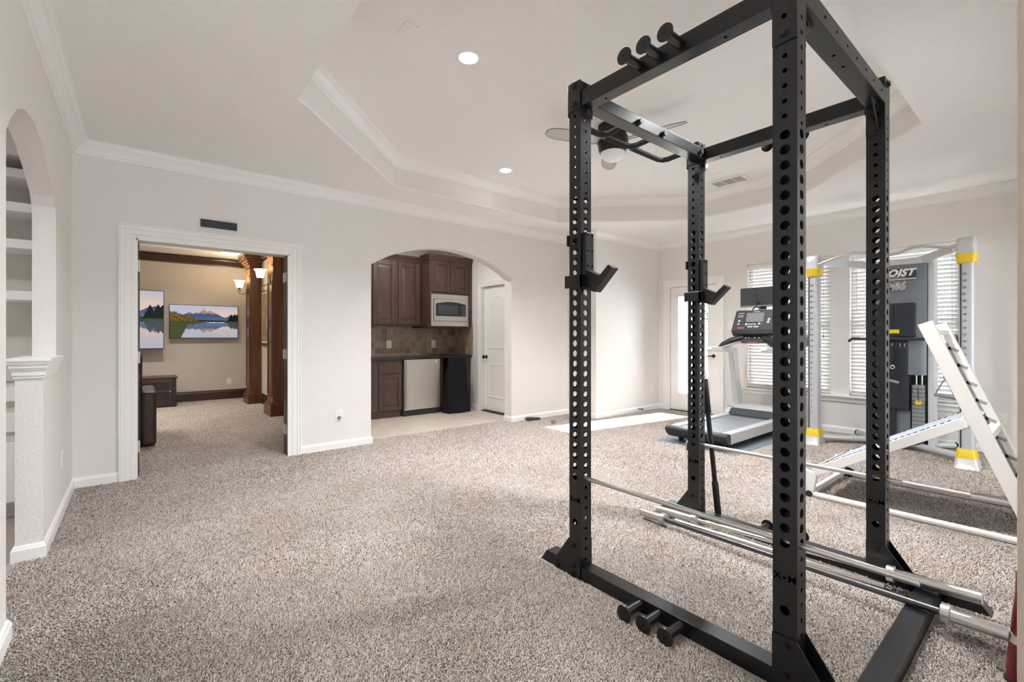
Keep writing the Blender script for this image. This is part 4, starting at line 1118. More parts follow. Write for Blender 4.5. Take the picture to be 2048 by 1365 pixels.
# ================================================================== ceiling fittings
def downlight(x, y, z, label, on=True):
    t = thing('recessed_light', label, 'ceiling light', (x, y, z), 'recessed ceiling lights of the tray')
    MB().lathe([(0.060, -0.002), (0.078, -0.004), (0.086, -0.002), (0.088, 0.0), (0.060, 0.0)], (x, y, z), (0, 0, 1), 32).build('trim_ring', 'white_plastic', t, smooth=True)
    MB().lathe([(0.062, -0.0035), (0.062, -0.001)], (x, y, z), (0, 0, 1), 32).build('lens', 'downlight_lens', t)
    return t
LIGHTS = ((1.701, 2.541, 'round recessed light glowing in the tray ceiling, nearer and larger one'),
          (3.165, 3.991, 'round recessed light glowing at the far side of the tray ceiling'),
          (3.21, 1.10, 'round recessed light in the tray ceiling above the nearest rack upright'),
          (4.75, 2.55, 'round recessed light in the tray ceiling behind the far rack upright'))
for x, y, lb in LIGHTS:
    downlight(x, y, TZ, lb)
    area_light('downlight_lamp', (x, y, TZ - 0.008), 0.12, {1.701: 30, 3.165: 9, 3.21: 29, 4.75: 20}[x], (0.98, 0.98, 1.0), spread=100 if y > 3.5 else 132)

sm = thing('ceiling_plate', 'small white square cover plate on the tray ceiling', 'cover plate', (1.262, 2.535, TZ))
MB().box(1.215, 1.305, 2.475, 2.600, TZ - 0.010, TZ).build('plate', 'white_plastic', sm, bevel=0.003)
MB().cyl((1.245, 2.505, TZ - 0.0105), (1.245, 2.505, TZ - 0.009), 0.003, 8).build('screw', 'grey_plastic', sm)

vt = thing('air_vent', 'white ceiling air vent beside the crown moulding of the tray', 'air vent', (5.43, 2.58, TZ))
MB().box(5.305, 5.56, 2.378, 2.410, TZ - 0.012, TZ).box(5.305, 5.56, 2.750, 2.782, TZ - 0.012, TZ).box(5.305, 5.335, 2.41, 2.75, TZ - 0.012, TZ).box(5.53, 5.56, 2.41, 2.75, TZ - 0.012, TZ).build('frame', 'white_plastic', vt, bevel=0.002)
MB().box(5.335, 5.53, 2.41, 2.75, TZ - 0.002, TZ + 0.0).build('duct', 'charcoal_panel', vt)
lo = MB()
for k in range(9): lo.beam((5.345 + k * 0.0215, 2.41, TZ - 0.007), (5.345 + k * 0.0215, 2.75, TZ - 0.007), 0.002, 0.014, up=(0.75, 0, 0.66))
for k in range(16): lo.box(5.335, 5.53, 2.43 + k * 0.02, 2.4315 + k * 0.02, TZ - 0.010, TZ - 0.003)
for k in range(2): lo.box(5.335, 5.53, 2.515 + k * 0.115, 2.525 + k * 0.115, TZ - 0.0115, TZ - 0.002)
lo.build('louvres', 'white_plastic', vt)
ap = MB().box(5.09, 5.17, 2.50, 2.63, TZ - 0.006, TZ)
tag(ap.build('ceiling_sensor', 'white_plastic', None, bevel=0.002), 'thin white plate on the tray ceiling next to the air vent', 'cover plate')

FX, FY = 3.235, 2.56
fn = thing('ceiling_fan', 'low-profile bronze ceiling fan with pale blades and a frosted light', 'ceiling fan', (FX, FY, TZ))
MB().lathe([(0.128, 0.0), (0.130, -0.012), (0.122, -0.055), (0.112, -0.075), (0.06, -0.08)], (FX, FY, TZ), (0, 0, 1), 36).build('canopy', 'bronze', fn, smooth=True)
MB().lathe([(0.06, -0.075), (0.10, -0.082), (0.130, -0.10), (0.136, -0.12), (0.134, -0.155), (0.128, -0.160), (0.128, -0.163), (0.126, -0.20), (0.112, -0.235), (0.10, -0.238)], (FX, FY, TZ), (0, 0, 1), 36).build('motor_housing', 'bronze', fn, smooth=True)
MB().lathe([(0.106, -0.236), (0.104, -0.255), (0.088, -0.283), (0.055, -0.302), (0.001, -0.308)], (FX, FY, TZ), (0, 0, 1), 36).build('light_globe', 'globe', fn, smooth=True)
for dg in (43, 160, 283):
    a = math.radians(dg); ca, sa = math.cos(a), math.sin(a)
    def PB(r, s, z): return (FX + ca * r - sa * s, FY + sa * r + ca * s, TZ - 0.145 + z)
    top = []; n = 14
    prof = [(0.11, 0.038), (0.16, 0.050), (0.28, 0.062), (0.42, 0.068), (0.53, 0.066), (0.60, 0.052), (0.635, 0.025)]
    left = [(r, -w) for r, w in prof]; right = [(r, w) for r, w in reversed(prof)]
    ol = left + right
    tilt = 0.24
    vs = [PB(r, s, s * tilt + 0.0025) for r, s in ol] + [PB(r, s, s * tilt - 0.0025) for r, s in ol]
    m = len(ol)
    bl = MB().add(vs, [tuple(range(m)), tuple(range(m, 2 * m))[::-1]] + [(i, (i + 1) % m, m + (i + 1) % m, m + i) for i in range(m)]).build('blade', 'fan_blade', fn)
    MB().tube([PB(r, s, s * tilt) for r, s in ol], 0.0028, 6).build('blade_edge', 'bronze', bl)

# ================================================================== wall plates, sign, little things
def outlet(c, right, label, kind='outlet', group='white wall outlets', w_=0.072, h_=0.115, night=False, gangs=1):
    """c on the wall surface; right: direction along the wall; plate faces right x up"""
    c = Vector(c); r = Vector(right); u = Vector((0, 0, 1)); n = r.cross(u)
    t = thing('wall_' + kind, label, kind, tuple(c), group)
    def bx(mb, x0, x1, z0, z1, d0, d1):
        vs = [c + r * x + u * z + n * d for d in (d0, d1) for x, z in ((x0, z0), (x1, z0), (x1, z1), (x0, z1))]
        return mb.add(vs, [(3, 2, 1, 0), (4, 5, 6, 7), (0, 1, 5, 4), (1, 2, 6, 5), (2, 3, 7, 6), (3, 0, 4, 7)])
    bx(MB(), -w_ / 2, w_ / 2, -h_ / 2, h_ / 2, 0, 0.006).build('cover_plate', 'white_plastic', t, bevel=0.0015)
    if kind == 'outlet':
        for z in (0.021, -0.021):
            rc = bx(MB(), -0.017, 0.017, z - 0.014, z + 0.014, 0.005, 0.0078).build('receptacle', 'white_plastic', t, bevel=0.003)
            s = MB(); bx(s, -0.0075, -0.0055, z - 0.002, z + 0.007, 0.007, 0.0082); bx(s, 0.0055, 0.0075, z - 0.002, z + 0.006, 0.007, 0.0082); bx(s, -0.002, 0.002, z - 0.010, z - 0.006, 0.007, 0.0082)
            s.build('slots', 'charcoal_panel', rc)
        if night:
            MB().lathe([(0.019, 0.006), (0.019, 0.022), (0.013, 0.030), (0.001, 0.032)], c + u * -0.024, n, 18).build('socket_cap', 'grey_plastic', t, smooth=True)
    else:
        for g_ in range(gangs):
            x = (g_ - (gangs - 1) / 2) * 0.046
            bx(MB(), x - 0.016, x + 0.016, -0.033, 0.033, 0.005, 0.0095).build('rocker', 'white_plastic', t, bevel=0.002)
    return t
outlet((1.662, YB, 0.358), (1, 0, 0), 'white wall outlet between the wide doorway and the kitchenette arch', night=True)
outlet((XL, 4.302, 0.367), (0, 1, 0), 'white wall outlet low on the left wall by the corner')
outlet((5.589, YJ, 0.351), (1, 0, 0), 'white wall outlet on the stepped-forward wall, left of the corded one')
oc = outlet((6.567, YJ, 0.351), (1, 0, 0), 'white wall outlet with a cord hanging down beside the glazed door')
outlet((XR, 0.459, 0.366), (0, -1, 0), 'white wall outlet on the window wall right of the slant board', w_=0.085, h_=0.12)
outlet((XR, 3.162, 1.365), (0, -1, 0), 'white double light switch between the glazed door and the window', 'switch', None, w_=0.118, h_=0.115, gangs=2)
cd = MB().tube([(6.567, YJ - 0.012, 0.33), (6.578, YJ - 0.03, 0.26), (6.60, YJ - 0.028, 0.16), (6.588, YJ - 0.026, 0.06), (6.575, YJ - 0.03, 0.008), (6.62, YJ - 0.06, 0.005), (6.70, YJ - 0.05, 0.005)], 0.004, 8)
tag(cd.build('charger_cable', 'white_plastic', None, smooth=True), 'thin white cord hanging from the outlet near the glazed door', 'cord')
ds = thing('door_stop', 'small black door stop on the baseboard of the stepped-forward wall', 'door stop', (6.17, YJ - 0.015, 0.05))
MB().cyl((6.17, YJ - 0.015, 0.052), (6.17, YJ - 0.085, 0.052), 0.006, 10).build('post', 'bronze', ds, smooth=True)
MB().cyl((6.17, YJ - 0.085, 0.052), (6.17, YJ - 0.098, 0.052), 0.011, 12).build('tip', 'rubber', ds, smooth=True)
wd = MB().prism([(4.27, 0.0), (4.50, 0.0), (4.50, 0.03), (4.30, 0.055), (4.27, 0.05)], 'Y', YB - 0.10, YB - 0.03)
tag(wd.build('floor_wedge', 'charcoal_panel', None, bevel=0.004), 'dark wedge lying on the carpet against the baseboard right of the arch', 'door wedge')
gb_ = MB().box(4.405, 4.455, 4.495, 4.545, 0.0, 0.058)
tag(gb_.build('small_block', 'grey_plastic', None, bevel=0.006), 'small grey block on the carpet near the sunlit patch', 'block')

sg = thing('wall_sign', 'black plaque lettered MAN CAVE above the wide doorway', 'sign', (0.574, YB, 2.224))
a0 = math.radians(-0.4)
MB().box(0.432, 0.716, YB - 0.018, YB, 2.188, 2.256).build('plaque', 'black_plastic', sg, bevel=0.003)
MB().box(0.436, 0.712, YB - 0.0215, YB - 0.018, 2.247, 2.252).box(0.436, 0.712, YB - 0.0215, YB - 0.018, 2.192, 2.197).box(0.436, 0.441, YB - 0.0215, YB - 0.018, 2.192, 2.252).box(0.707, 0.712, YB - 0.0215, YB - 0.018, 2.192, 2.252).build('raised_border', 'charcoal_panel', sg)
lettering('raised_lettering', 'MAN CAVE', 0.052, (0.574, YB - 0.0195, 2.2215), (1, 0, 0), (0, 0, 1), 'charcoal_panel', sg, bold=0.0008, depth=0.0025)

# ================================================================== study bookcase seen through the pass-through
bk = thing('bookcase', 'white built-in bookcase with drawers beyond the arched pass-through', 'bookcase', (-1.3, 4.5, 0))
BX0, BX1, BY0, BY1 = -2.1, -0.515, 4.34, 4.80
cs = MB()
cs.box(BX1 - 0.03, BX1, BY0 + 0.10, BY1, 0.88, 2.62).box(BX0, BX0 + 0.03, BY0 + 0.10, BY1, 0.88, 2.62).box(BX0, BX1, BY1 - 0.02, BY1, 0.88, 2.62)
cs.build('carcass', 'interior_white', bk)
MB().box(BX0, BX1, BY0 + 0.09, BY1, 2.40, 2.66).box(BX0 - 0.02, BX1, BY0 + 0.06, BY1, 2.62, 2.74).build('cornice', 'trim', bk, bevel=0.01)
for z in (1.475, 1.82, 2.065, 2.29):
    MB().box(BX0 + 0.03, BX1 - 0.001, BY0 + 0.10, BY1 - 0.02, z - 0.035, z + 0.025).build('shelf', 'trim', bk, bevel=0.003)
MB().box(BX0, BX1, BY0 + 0.03, BY1, 0.10, 0.775).box(BX0, BX1, BY0 + 0.10, BY1, 0.0, 0.10).build('base_cabinet', 'interior_white', bk)
MB().box(BX0, BX1, BY0 - 0.01, BY1, 0.775, 0.865).build('counter', 'trim', bk, bevel=0.006)
for k in range(3):
    xa_ = BX1 - 0.02 - (k + 1) * 0.5; xb_ = xa_ + 0.47
    for z0, z1, nm in ((0.575, 0.70, 'drawer'), (0.12, 0.505, 'cabinet_door')):
        f = MB().box(xa_, xb_, BY0 + 0.008, BY0 + 0.03, z0, z1).build(nm, 'trim', bk, bevel=0.004)
        MB().lathe([(0.006, 0), (0.006, 0.015), (0.014, 0.022), (0.010, 0.03)], ((xa_ + xb_) / 2, BY0 + 0.008, (z0 + z1) / 2), (0, -1, 0), 12).build('knob', 'bronze', f, smooth=True)

# ================================================================== kitchenette
KX0, KX1, KY1 = 2.0, 4.33, 6.98
kw = MB()
kw.box(KX0 - 0.1, KX1 + 0.2, KY1, KY1 + 0.12, -0.1, CZ + 0.1)
struct(kw, 'wall_kitchenette_back', 'wall')
struct(MB().box(1.9, KX0, YB + WT, KY1 + 0.12, -0.1, CZ + 0.1), 'wall_kitchenette_left', 'wall')
kr = MB(); KD = (5.33, 6.09, 2.01)
wall_x(kr, KX1, KX1 + 0.13, YB + WT, KY1 + 0.12, -0.1, CZ + 0.1, [(KD[0], KD[1], -0.1, KD[2])])
struct(kr, 'wall_kitchenette_right', 'wall')
struct(MB().box(KX0 - 0.1, KX1 + 0.2, YB + WT, KY1 + 0.12, CZ, CZ + 0.1), 'ceiling_kitchenette', 'ceiling')
struct(MB().box(KX0, KX1, KY1 - 0.012, KY1, 0.90, 1.40).box(KX1 - 0.012, KX1, 6.335, KY1 - 0.012, 0.90, 1.42), 'trim_7', 'backsplash')
def panel_door(parent, name, xa, xb, za, zb, y, m='cab_wood', rail=0.058):
    """raised-panel door facing -Y whose front is at y"""
    d = MB()
    d.box(xa, xa + rail, y, y + 0.02, za, zb).box(xb - rail, xb, y, y + 0.02, za, zb).box(xa + rail, xb - rail, y, y + 0.02, za, za + rail).box(xa + rail, xb - rail, y, y + 0.02, zb - rail, zb)
    o = d.build(name, m, parent, bevel=0.005)
    x0, x1, z0, z1 = xa + rail - 0.004, xb - rail + 0.004, za + rail - 0.004, zb - rail + 0.004
    i = 0.042
    vs = [(x0, y + 0.013, z0), (x1, y + 0.013, z0), (x1, y + 0.013, z1), (x0, y + 0.013, z1), (x0 + i, y + 0.003, z0 + i), (x1 - i, y + 0.003, z0 + i), (x1 - i, y + 0.003, z1 - i), (x0 + i, y + 0.003, z1 - i)]
    MB().add(vs, [(4, 5, 6, 7), (0, 1, 5, 4), (1, 2, 6, 5), (2, 3, 7, 6), (3, 0, 4, 7)]).build('raised_panel', m, o)
    return o
# base cabinets
bcab = thing('base_cabinet', 'dark wood base cabinet left of the small stainless fridge', 'cabinet', (2.55, 6.7, 0))
MB().box(KX0 + 0.004, 3.08, 6.40, KY1 - 0.013, 0.10, 0.858).box(KX0 + 0.004, 3.08, 6.43, KY1 - 0.02, 0.0, 0.10).build('body', 'cab_wood', bcab)
for xa_, xb_ in ((2.715, 3.072), (2.28, 2.635)):
    dw = MB().box(xa_, xb_, 6.381, 6.40, 0.655, 0.832).build('drawer', 'cab_wood', bcab, bevel=0.007)
    panel_door(bcab, 'cabinet_door', xa_, xb_, 0.105, 0.635, 6.381)
pc = thing('end_cabinet', 'dark wood end panels either side of the black cover, right of the fridge', 'cabinet', (3.98, 6.7, 0))
MB().box(3.725, 3.79, 6.40, KY1 - 0.013, 0.0, 0.858).box(4.12, KX1 - 0.002, 6.40, KY1 - 0.013, 0.0, 0.858).box(3.79, 4.12, 6.80, KY1 - 0.013, 0.0, 0.858).build('body', 'cab_wood', pc, bevel=0.003)
MB().box(3.725, 3.79, 6.398, 6.40, 0.0, 0.09).build('toe_kick', 'black_plastic', pc)
wt_ = MB().box(KX0 + 0.002, KX1 - 0.001, 6.358, KY1 - 0.013, 0.858, 0.897)
tag(wt_.build('countertop', 'granite', None, bevel=0.006), 'black stone countertop running over the cabinets and small fridge', 'countertop')
# small fridge
fr_ = thing('mini_fridge', 'small stainless steel undercounter fridge with a vertical bar handle', 'fridge', (3.4, 6.65, 0))
MB().box(3.088, 3.718, 6.40, 6.95, 0.012, 0.852).build('body', 'black_plastic', fr_, bevel=0.003)
dr_ = MB().box(3.096, 3.708, 6.345, 6.40, 0.085, 0.852).build('door', 'stainless', fr_, bevel=0.006)
MB().cyl((3.118, 6.312, 0.11), (3.118, 6.312, 0.845), 0.0115, 16).cyl((3.118, 6.312, 0.16), (3.118, 6.35, 0.16), 0.009, 10).cyl((3.118, 6.312, 0.80), (3.118, 6.35, 0.80), 0.009, 10).build('bar_handle', 'satin_steel', dr_, smooth=True)
MB().box(3.62, 3.645, 6.343, 6.345, 0.80, 0.826).build('badge', 'white_plastic', dr_)
MB().box(3.09, 3.715, 6.372, 6.40, 0.0, 0.078).build('kick_grille', 'black_plastic', fr_, bevel=0.003)
# black cloth cover
cv = MB(); NS = 72
secs = []
for z, hw_, dp, am in ((0.868, 0.205, 0.040, 0.016), (0.80, 0.208, 0.055, 0.024), (0.62, 0.232, 0.075, 0.028), (0.40, 0.262, 0.09, 0.028), (0.2, 0.285, 0.105, 0.030), (0.04, 0.295, 0.115, 0.032), (0.002, 0.30, 0.12, 0.034)):
    o = []
    for k in range(NS):
        a = 2 * PI * k / NS; c_, s_ = math.cos(a), math.sin(a)
        rx = abs(c_) ** 0.6 * (1 if c_ >= 0 else -1); ry = abs(s_) ** 0.6 * (1 if s_ >= 0 else -1)
        w2 = 1 + am * 2.2 * math.sin(7 * a + z * 4) + am * math.sin(13 * a + 2 - z * 6)
        o.append((rx * hw_ * w2 * 0.72, ry * dp * w2))
    secs.append((3.945, 6.235, z, o))
loft(cv, secs[::-1])
tag(cv.build('appliance_cover', 'black_cloth', None, smooth=True), 'black cloth cover flaring to the floor in front of the counter end', 'cover')
# things on the counter
tray = MB().lathe([(0.10, 0.0), (0.13, 0.012), (0.135, 0.02), (0.10, 0.016), (0.001, 0.016)], (4.02, 6.60, 0.897), (0, 0, 1), 24)
tag(tray.build('tray', 'grey_plastic', None, smooth=True), 'low grey tray lying at the right end of the counter', 'tray')
# wall cabinets
uc = thing('upper_cabinet', 'dark wood wall cabinet with two tall doors above the backsplash', 'cabinet', (2.8, 6.8, 1.37))
MB().box(KX0 + 0.004, 3.53, 6.67, KY1 - 0.001, 1.372, 2.40).build('body', 'cab_wood', uc)
for xa_, xb_ in ((2.735, 3.100), (3.145, 3.518), (2.32, 2.69)): panel_door(uc, 'cabinet_door', xa_, xb_, 1.392, 2.37, 6.65, rail=0.066)
CCP = [(0.0, 2.395), (0.012, 2.395), (0.016, 2.42), (0.034, 2.445), (0.040, 2.468), (0.048, 2.478), (0.0, 2.478)]
MB().sweep([(KX0, 6.67), (3.53, 6.67)], CCP, side=-1).build('crown', 'cab_wood', uc)
mc = thing('microwave_cabinet', 'deeper dark wood wall cabinet with two short doors over the microwave', 'cabinet', (3.9, 6.65, 1.37))
MB().box(3.535, 3.552, 6.36, KY1 - 0.001, 1.365, 2.43).box(4.252, 4.328, 6.36, KY1 - 0.001, 1.365, 2.43).box(3.552, 4.252, 6.36, KY1 - 0.001, 1.885, 2.43).box(3.552, 4.252, 6.44, KY1 - 0.001, 1.345, 1.368).build('body', 'cab_wood', mc)
panel_door(mc, 'cabinet_door', 3.572, 3.898, 1.915, 2.405, 6.341, rail=0.062)
panel_door(mc, 'cabinet_door', 3.908, 4.236, 1.915, 2.405, 6.341, rail=0.062)
MB().sweep([(3.535, 6.61), (3.535, 6.36), (4.328, 6.36)], [(a, b + 0.02) for a, b in CCP], side=-1).build('crown', 'cab_wood', mc)
mw = thing('microwave', 'stainless built-in microwave with a black window under the short doors', 'microwave', (3.9, 6.5, 1.37))
MB().box(3.556, 4.248, 6.352, 6.80, 1.370, 1.880).build('trim_kit', 'stainless', mw, bevel=0.004)
mwd = MB().box(3.596, 4.208, 6.334, 6.352, 1.452, 1.800).build('door', 'stainless', mw, bevel=0.004)
MB().box(3.592, 4.212, 6.350, 6.3535, 1.448, 1.804).build('door_gap', 'hole_dark', mw)
ap2 = [(3.625, 1.53), (4.185, 1.53), (4.185, 1.725)] + [(4.185 - 0.56 * k / 12, 1.725 + 0.035 * math.sin(PI * k / 12)) for k in range(1, 12)] + [(3.625, 1.725)]
MB().prism(ap2, 'Y', 6.330, 6.335).build('glass_panel', 'black_plastic', mwd)
MB().box(3.665, 4.03, 6.3285, 6.3305, 1.555, 1.705).build('window', 'dark_grey', mwd)
kpd = MB()
for i in range(3):
    for j in range(6): kpd.box(4.098 + i * 0.027, 4.112 + i * 0.027, 6.3288, 6.3302, 1.545 + j * 0.028, 1.557 + j * 0.028)
kpd.build('keypad', 'grey_plastic', mwd)
outlet((3.131, KY1 - 0.012, 1.075), (1, 0, 0), 'white outlet in the tile backsplash, left of the two', w_=0.085, h_=0.13, group='white wall outlets')
outlet((3.943, KY1 - 0.012, 1.078), (1, 0, 0), 'white outlet in the tile backsplash, under the microwave', w_=0.085, h_=0.13, group='white wall outlets')
# white panelled door on the kitchenette's right wall
kd = setting('door_2', (KX1, (KD[0] + KD[1]) / 2, 0))
cs = MB()
for o0, o1, d_ in ((0.0, 0.030, 0.012), (0.030, 0.060, 0.017), (0.060, 0.085, 0.022)):
    cs.box(KX1 - d_, KX1, KD[0] - o1, KD[0] - o0, -0.004, KD[2] + o1); cs.box(KX1 - d_, KX1, KD[1] + o0, KD[1] + o1, -0.004, KD[2] + o1); cs.box(KX1 - d_, KX1, KD[0] - o0, KD[1] + o0, KD[2] + o0, KD[2] + o1)
cs.build('door_casing', 'trim', kd, bevel=0.003)
xd = KX1 + 0.055
MB().box(xd, xd + 0.04, KD[0] + 0.004, KD[1] - 0.006, 0.016, KD[2] - 0.006).build('door_leaf', 'trim', kd, bevel=0.002)
MB().box(KX1 - 0.001, KX1 + 0.13, KD[0], KD[1], -0.006, 0.010).build('threshold', 'bronze', kd)
MB().box(xd + 0.036, xd + 0.2, KD[0] - 0.1, KD[1] + 0.1, -0.05, KD[2] + 0.1).build('door_backing', 'hole_dark', kd)
ym = (KD[0] + KD[1]) / 2
def ring_mould(pts):
    mb = MB(); P = pts + [pts[0]]
    for a, b in zip(P[:-1], P[1:]):
        mb.beam((xd - 0.001, a[0], a[1]), (xd - 0.001, b[0], b[1]), 0.014, 0.022, up=(0, -(b[1] - a[1]), (b[0] - a[0])) if True else (1, 0, 0))
    return mb
up_arc = [(KD[0] + 0.12, 1.72)] + [(KD[0] + 0.12 + (KD[1] - KD[0] - 0.24) * k / 12, 1.72 + 0.13 * math.sin(PI * k / 12)) for k in range(1, 12)] + [(KD[1] - 0.12, 1.72)]
ring_mould([(KD[1] - 0.12, 1.02), (KD[0] + 0.12, 1.02)] + up_arc).build('panel_moulding', 'trim', kd, bevel=0.004)
ring_mould([(KD[1] - 0.12, 0.24), (KD[0] + 0.12, 0.24), (KD[0] + 0.12, 0.76), (KD[1] - 0.12, 0.76)]).build('panel_moulding', 'trim', kd, bevel=0.004)
MB().lathe([(0.030, 0), (0.030, 0.006), (0.012, 0.012), (0.011, 0.035), (0.026, 0.045), (0.030, 0.060), (0.022, 0.070)], (xd, KD[1] - 0.065, 0.875), (-1, 0, 0), 20).build('door_knob', 'bronze', kd, smooth=True)
struct(MB().sweep([(KX1, 6.36), (KX1, KD[1] + 0.085)], BP, side=-1), 'baseboard_kitchenette', 'trim')
area_light('kitchen_fill_light', (3.1, 5.75, CZ - 0.02), 0.15, 9.5, (1.0, 0.97, 0.93))  # unseen lamp added to brighten the kitchenette
MB_k = MB().lathe([(0.062, -0.012), (0.085, -0.006), (0.09, 0.0)], (3.1, 5.75, CZ), (0, 0, 1), 28)
tag(MB_k.build('recessed_light', 'downlight_lens', None), 'unseen round recessed light added to the kitchenette ceiling', 'ceiling light')
# ================================================================== theatre room beyond the wide doorway
TXR, TYB, TCZ = 1.73, 10.35, 2.70
struct(MB().box(-3.2, 2.0, TYB, TYB + 0.12, 0, 3.05), 'wall_theater_back', 'tan_wall')
struct(MB().box(TXR, 1.9, YB + WT, TYB, 0, 3.05), 'wall_theater_right', 'tan_wall')
struct(MB().box(-3.2, -3.08, YB + WT, TYB, 0, 3.05), 'wall_theater_left', 'tan_wall')
struct(MB().box(-3.2, DL - 0.03, YB + WT, YB + WT + 0.012, 0, 2.95).box(DR + 0.03, TXR, YB + WT, YB + WT + 0.012, 0, 2.95).box(DL - 0.03, DR + 0.03, YB + WT, YB + WT + 0.012, DH + 0.02, 2.95), 'wall_theater_front', 'tan_wall')
tc = MB()
tx0, tx1, ty0, ty1 = -2.4, 1.12, 5.9, 9.62
tc.box(-3.1, 2.0, ty1, TYB + 0.1, TCZ, TCZ + 0.2).box(-3.1, 2.0, YB + WT, ty0, TCZ, TCZ + 0.2).box(-3.1, tx0, ty0, ty1, TCZ, TCZ + 0.2).box(tx1, 2.0, ty0, ty1, TCZ, TCZ + 0.2).box(-3.1, 2.0, YB + WT, TYB, TCZ + 0.2, TCZ + 0.3)
struct(tc, 'ceiling_theater', 'ceiling')
TB = [(0.0, 0.0), (0.026, 0.0), (0.026, 0.145), (0.018, 0.155), (0.016, 0.175), (0.006, 0.185), (0.0, 0.185)]
TC = [(0.0, -0.15), (0.014, -0.15), (0.018, -0.125), (0.034, -0.115), (0.07, -0.055), (0.078, -0.035), (0.10, -0.03), (0.10, -0.006), (0.0, -0.006)]
struct(MB().sweep([(-3.08, TYB), (TXR, TYB), (TXR, YB + WT + 0.2)], TB, side=-1), 'baseboard_theater', 'dark_wood')
struct(MB().sweep([(-3.08, TYB), (TXR, TYB), (TXR, YB + WT + 0.2)], [(a, TCZ + b) for a, b in TC], side=-1), 'trim_8', 'dark_wood')
def pilaster(n, y0, y1, x0):
    r = setting('column_%d' % n, (TXR, y0, 0))
    MB().box(x0, TXR, y0, y1, 0.18, TCZ - 0.25).build('shaft', 'theater_wood', r, bevel=0.006)
    pn = MB()
    for a, b, c, d in ((y0 + 0.035, y0 + 0.055, 0.3, 2.3), (y1 - 0.055, y1 - 0.035, 0.3, 2.3), (y0 + 0.035, y1 - 0.035, 0.3, 0.32), (y0 + 0.035, y1 - 0.035, 2.28, 2.3)): pn.box(x0 - 0.010, x0, a, b, c, d)
    pn.build('panel_moulding', 'theater_wood', r, bevel=0.003)
    b = MB()
    for d, z0, z1 in ((0.042, 0.0, 0.165), (0.030, 0.165, 0.185), (0.016, 0.185, 0.205)): b.box(x0 - d, TXR, y0 - d, y1 + d, z0, z1)
    b.build('plinth', 'theater_wood', r, bevel=0.005)
    c = MB()
    for d, z0, z1 in ((0.014, 2.40, 2.425), (0.004, 2.425, 2.47), (0.03, 2.47, 2.51), (0.05, 2.51, 2.545), (0.075, 2.545, 2.585), (0.105, 2.585, 2.635), (0.115, 2.635, TCZ - 0.002)): c.box(x0 - d, TXR, y0 - d, y1 + d, z0, z1)
    c.build('capital', 'theater_wood', r, bevel=0.008)
pilaster(1, 9.28, 9.66, 1.545)
pilaster(2, 7.60, 7.98, 1.567)
def sconce(x, y, zb, label):
    t = thing('wall_sconce', label, 'sconce', (x, y, zb), 'lit sconces on the wooden columns')
    MB().lathe([(0.001, 0.0), (0.032, 0.0), (0.032, 0.008), (0.02, 0.014), (0.001, 0.014)], (x, y, zb), (-1, 0, 0), 20).build('backplate', 'bronze', t, smooth=True)
    MB().box(x - 0.012, x, y - 0.028, y + 0.028, zb - 0.09, zb + 0.09).build('back_plaque', 'bronze', t, bevel=0.008)
    sx = x - 0.135
    cur = [(x - 0.012, y, zb - 0.02), (x - 0.03, y, zb - 0.07), (x - 0.07, y, zb - 0.105), (x - 0.115, y, zb - 0.10), (x - 0.15, y, zb - 0.075), (x - 0.155, y, zb - 0.045), (sx, y, zb - 0.03), (x - 0.115, y, zb - 0.045), (x - 0.118, y, zb - 0.06)]
    MB().tube(cur, 0.0055, 8).tube([(sx, y, zb - 0.035), (sx, y, zb + 0.0)], 0.009, 8).lathe([(0.012, 0), (0.030, 0.012), (0.034, 0.022)], (sx, y, zb - 0.012), (0, 0, 1), 16).build('scroll_arm', 'bronze', t, smooth=True)
    MB().lathe([(0.040, 0.0), (0.052, 0.03), (0.056, 0.07), (0.066, 0.105), (0.086, 0.128), (0.083, 0.128), (0.062, 0.105), (0.052, 0.07), (0.047, 0.03), (0.03, 0.004)], (sx, y, zb + 0.008), (0, 0, 1), 28).build('glass_shade', 'sconce_glass', t, smooth=True)
    d = bpy.data.lights.new('sconce_bulb', 'POINT'); d.energy = 9; d.color = (1.0, 0.76, 0.48); d.shadow_soft_size = 0.04
    o = bpy.data.objects.new('sconce_bulb', d); COL.objects.link(o); o.location = (sx, y, zb + 0.15)
    return t
sconce(1.567, 7.79, 2.085, 'lit sconce with frosted bell shade on the nearer wooden column, taller in view')
sconce(1.545, 9.47, 2.075, 'lit sconce with frosted bell shade on the farther wooden column above the wide display')

def display(name, label, x0, x1, z0, z1, y, bez=0.009):
    t = thing(name, label, 'television', ((x0 + x1) / 2, y, z0))
    MB().box(x0, x1, y, y + 0.035, z0, z1).build('housing', 'black_plastic', t, bevel=0.002)
    MB().box(x0 + 0.12, x1 - 0.12, y + 0.035, TYB - 0.003, z0 + 0.15, z1 - 0.12).build('wall_bracket', 'black_plastic', t)
    m = MB().add([(x0 + bez, y - 0.0012, z0 + bez * 1.6), (x1 - bez, y - 0.0012, z0 + bez * 1.6), (x1 - bez, y - 0.0012, z1 - bez), (x0 + bez, y - 0.0012, z1 - bez)], [(0, 1, 2, 3)])
    s = m.build('screen', 'screen_picture', t)
    uvl = s.data.uv_layers.new(name='UVMap')
    co = s.data.vertices
    for lp in s.data.loops:
        c = co[lp.vertex_index].co
        xs = [v.co.x for v in co]; zs = [v.co.z for v in co]
        uvl.data[lp.index].uv = ((c.x - min(xs)) / (max(xs) - min(xs)), (c.z - min(zs)) / (max(zs) - min(zs)))
    return t
display('television', 'wide wall display of mountains and lake, complete, right of the bigger one', 0.428, 1.504, 1.170, 1.790, 10.27)
display('television', 'bigger wall display cut off by the left door jamb, above the recliner', -1.47, 0.354, 0.985, 2.012, 10.19)
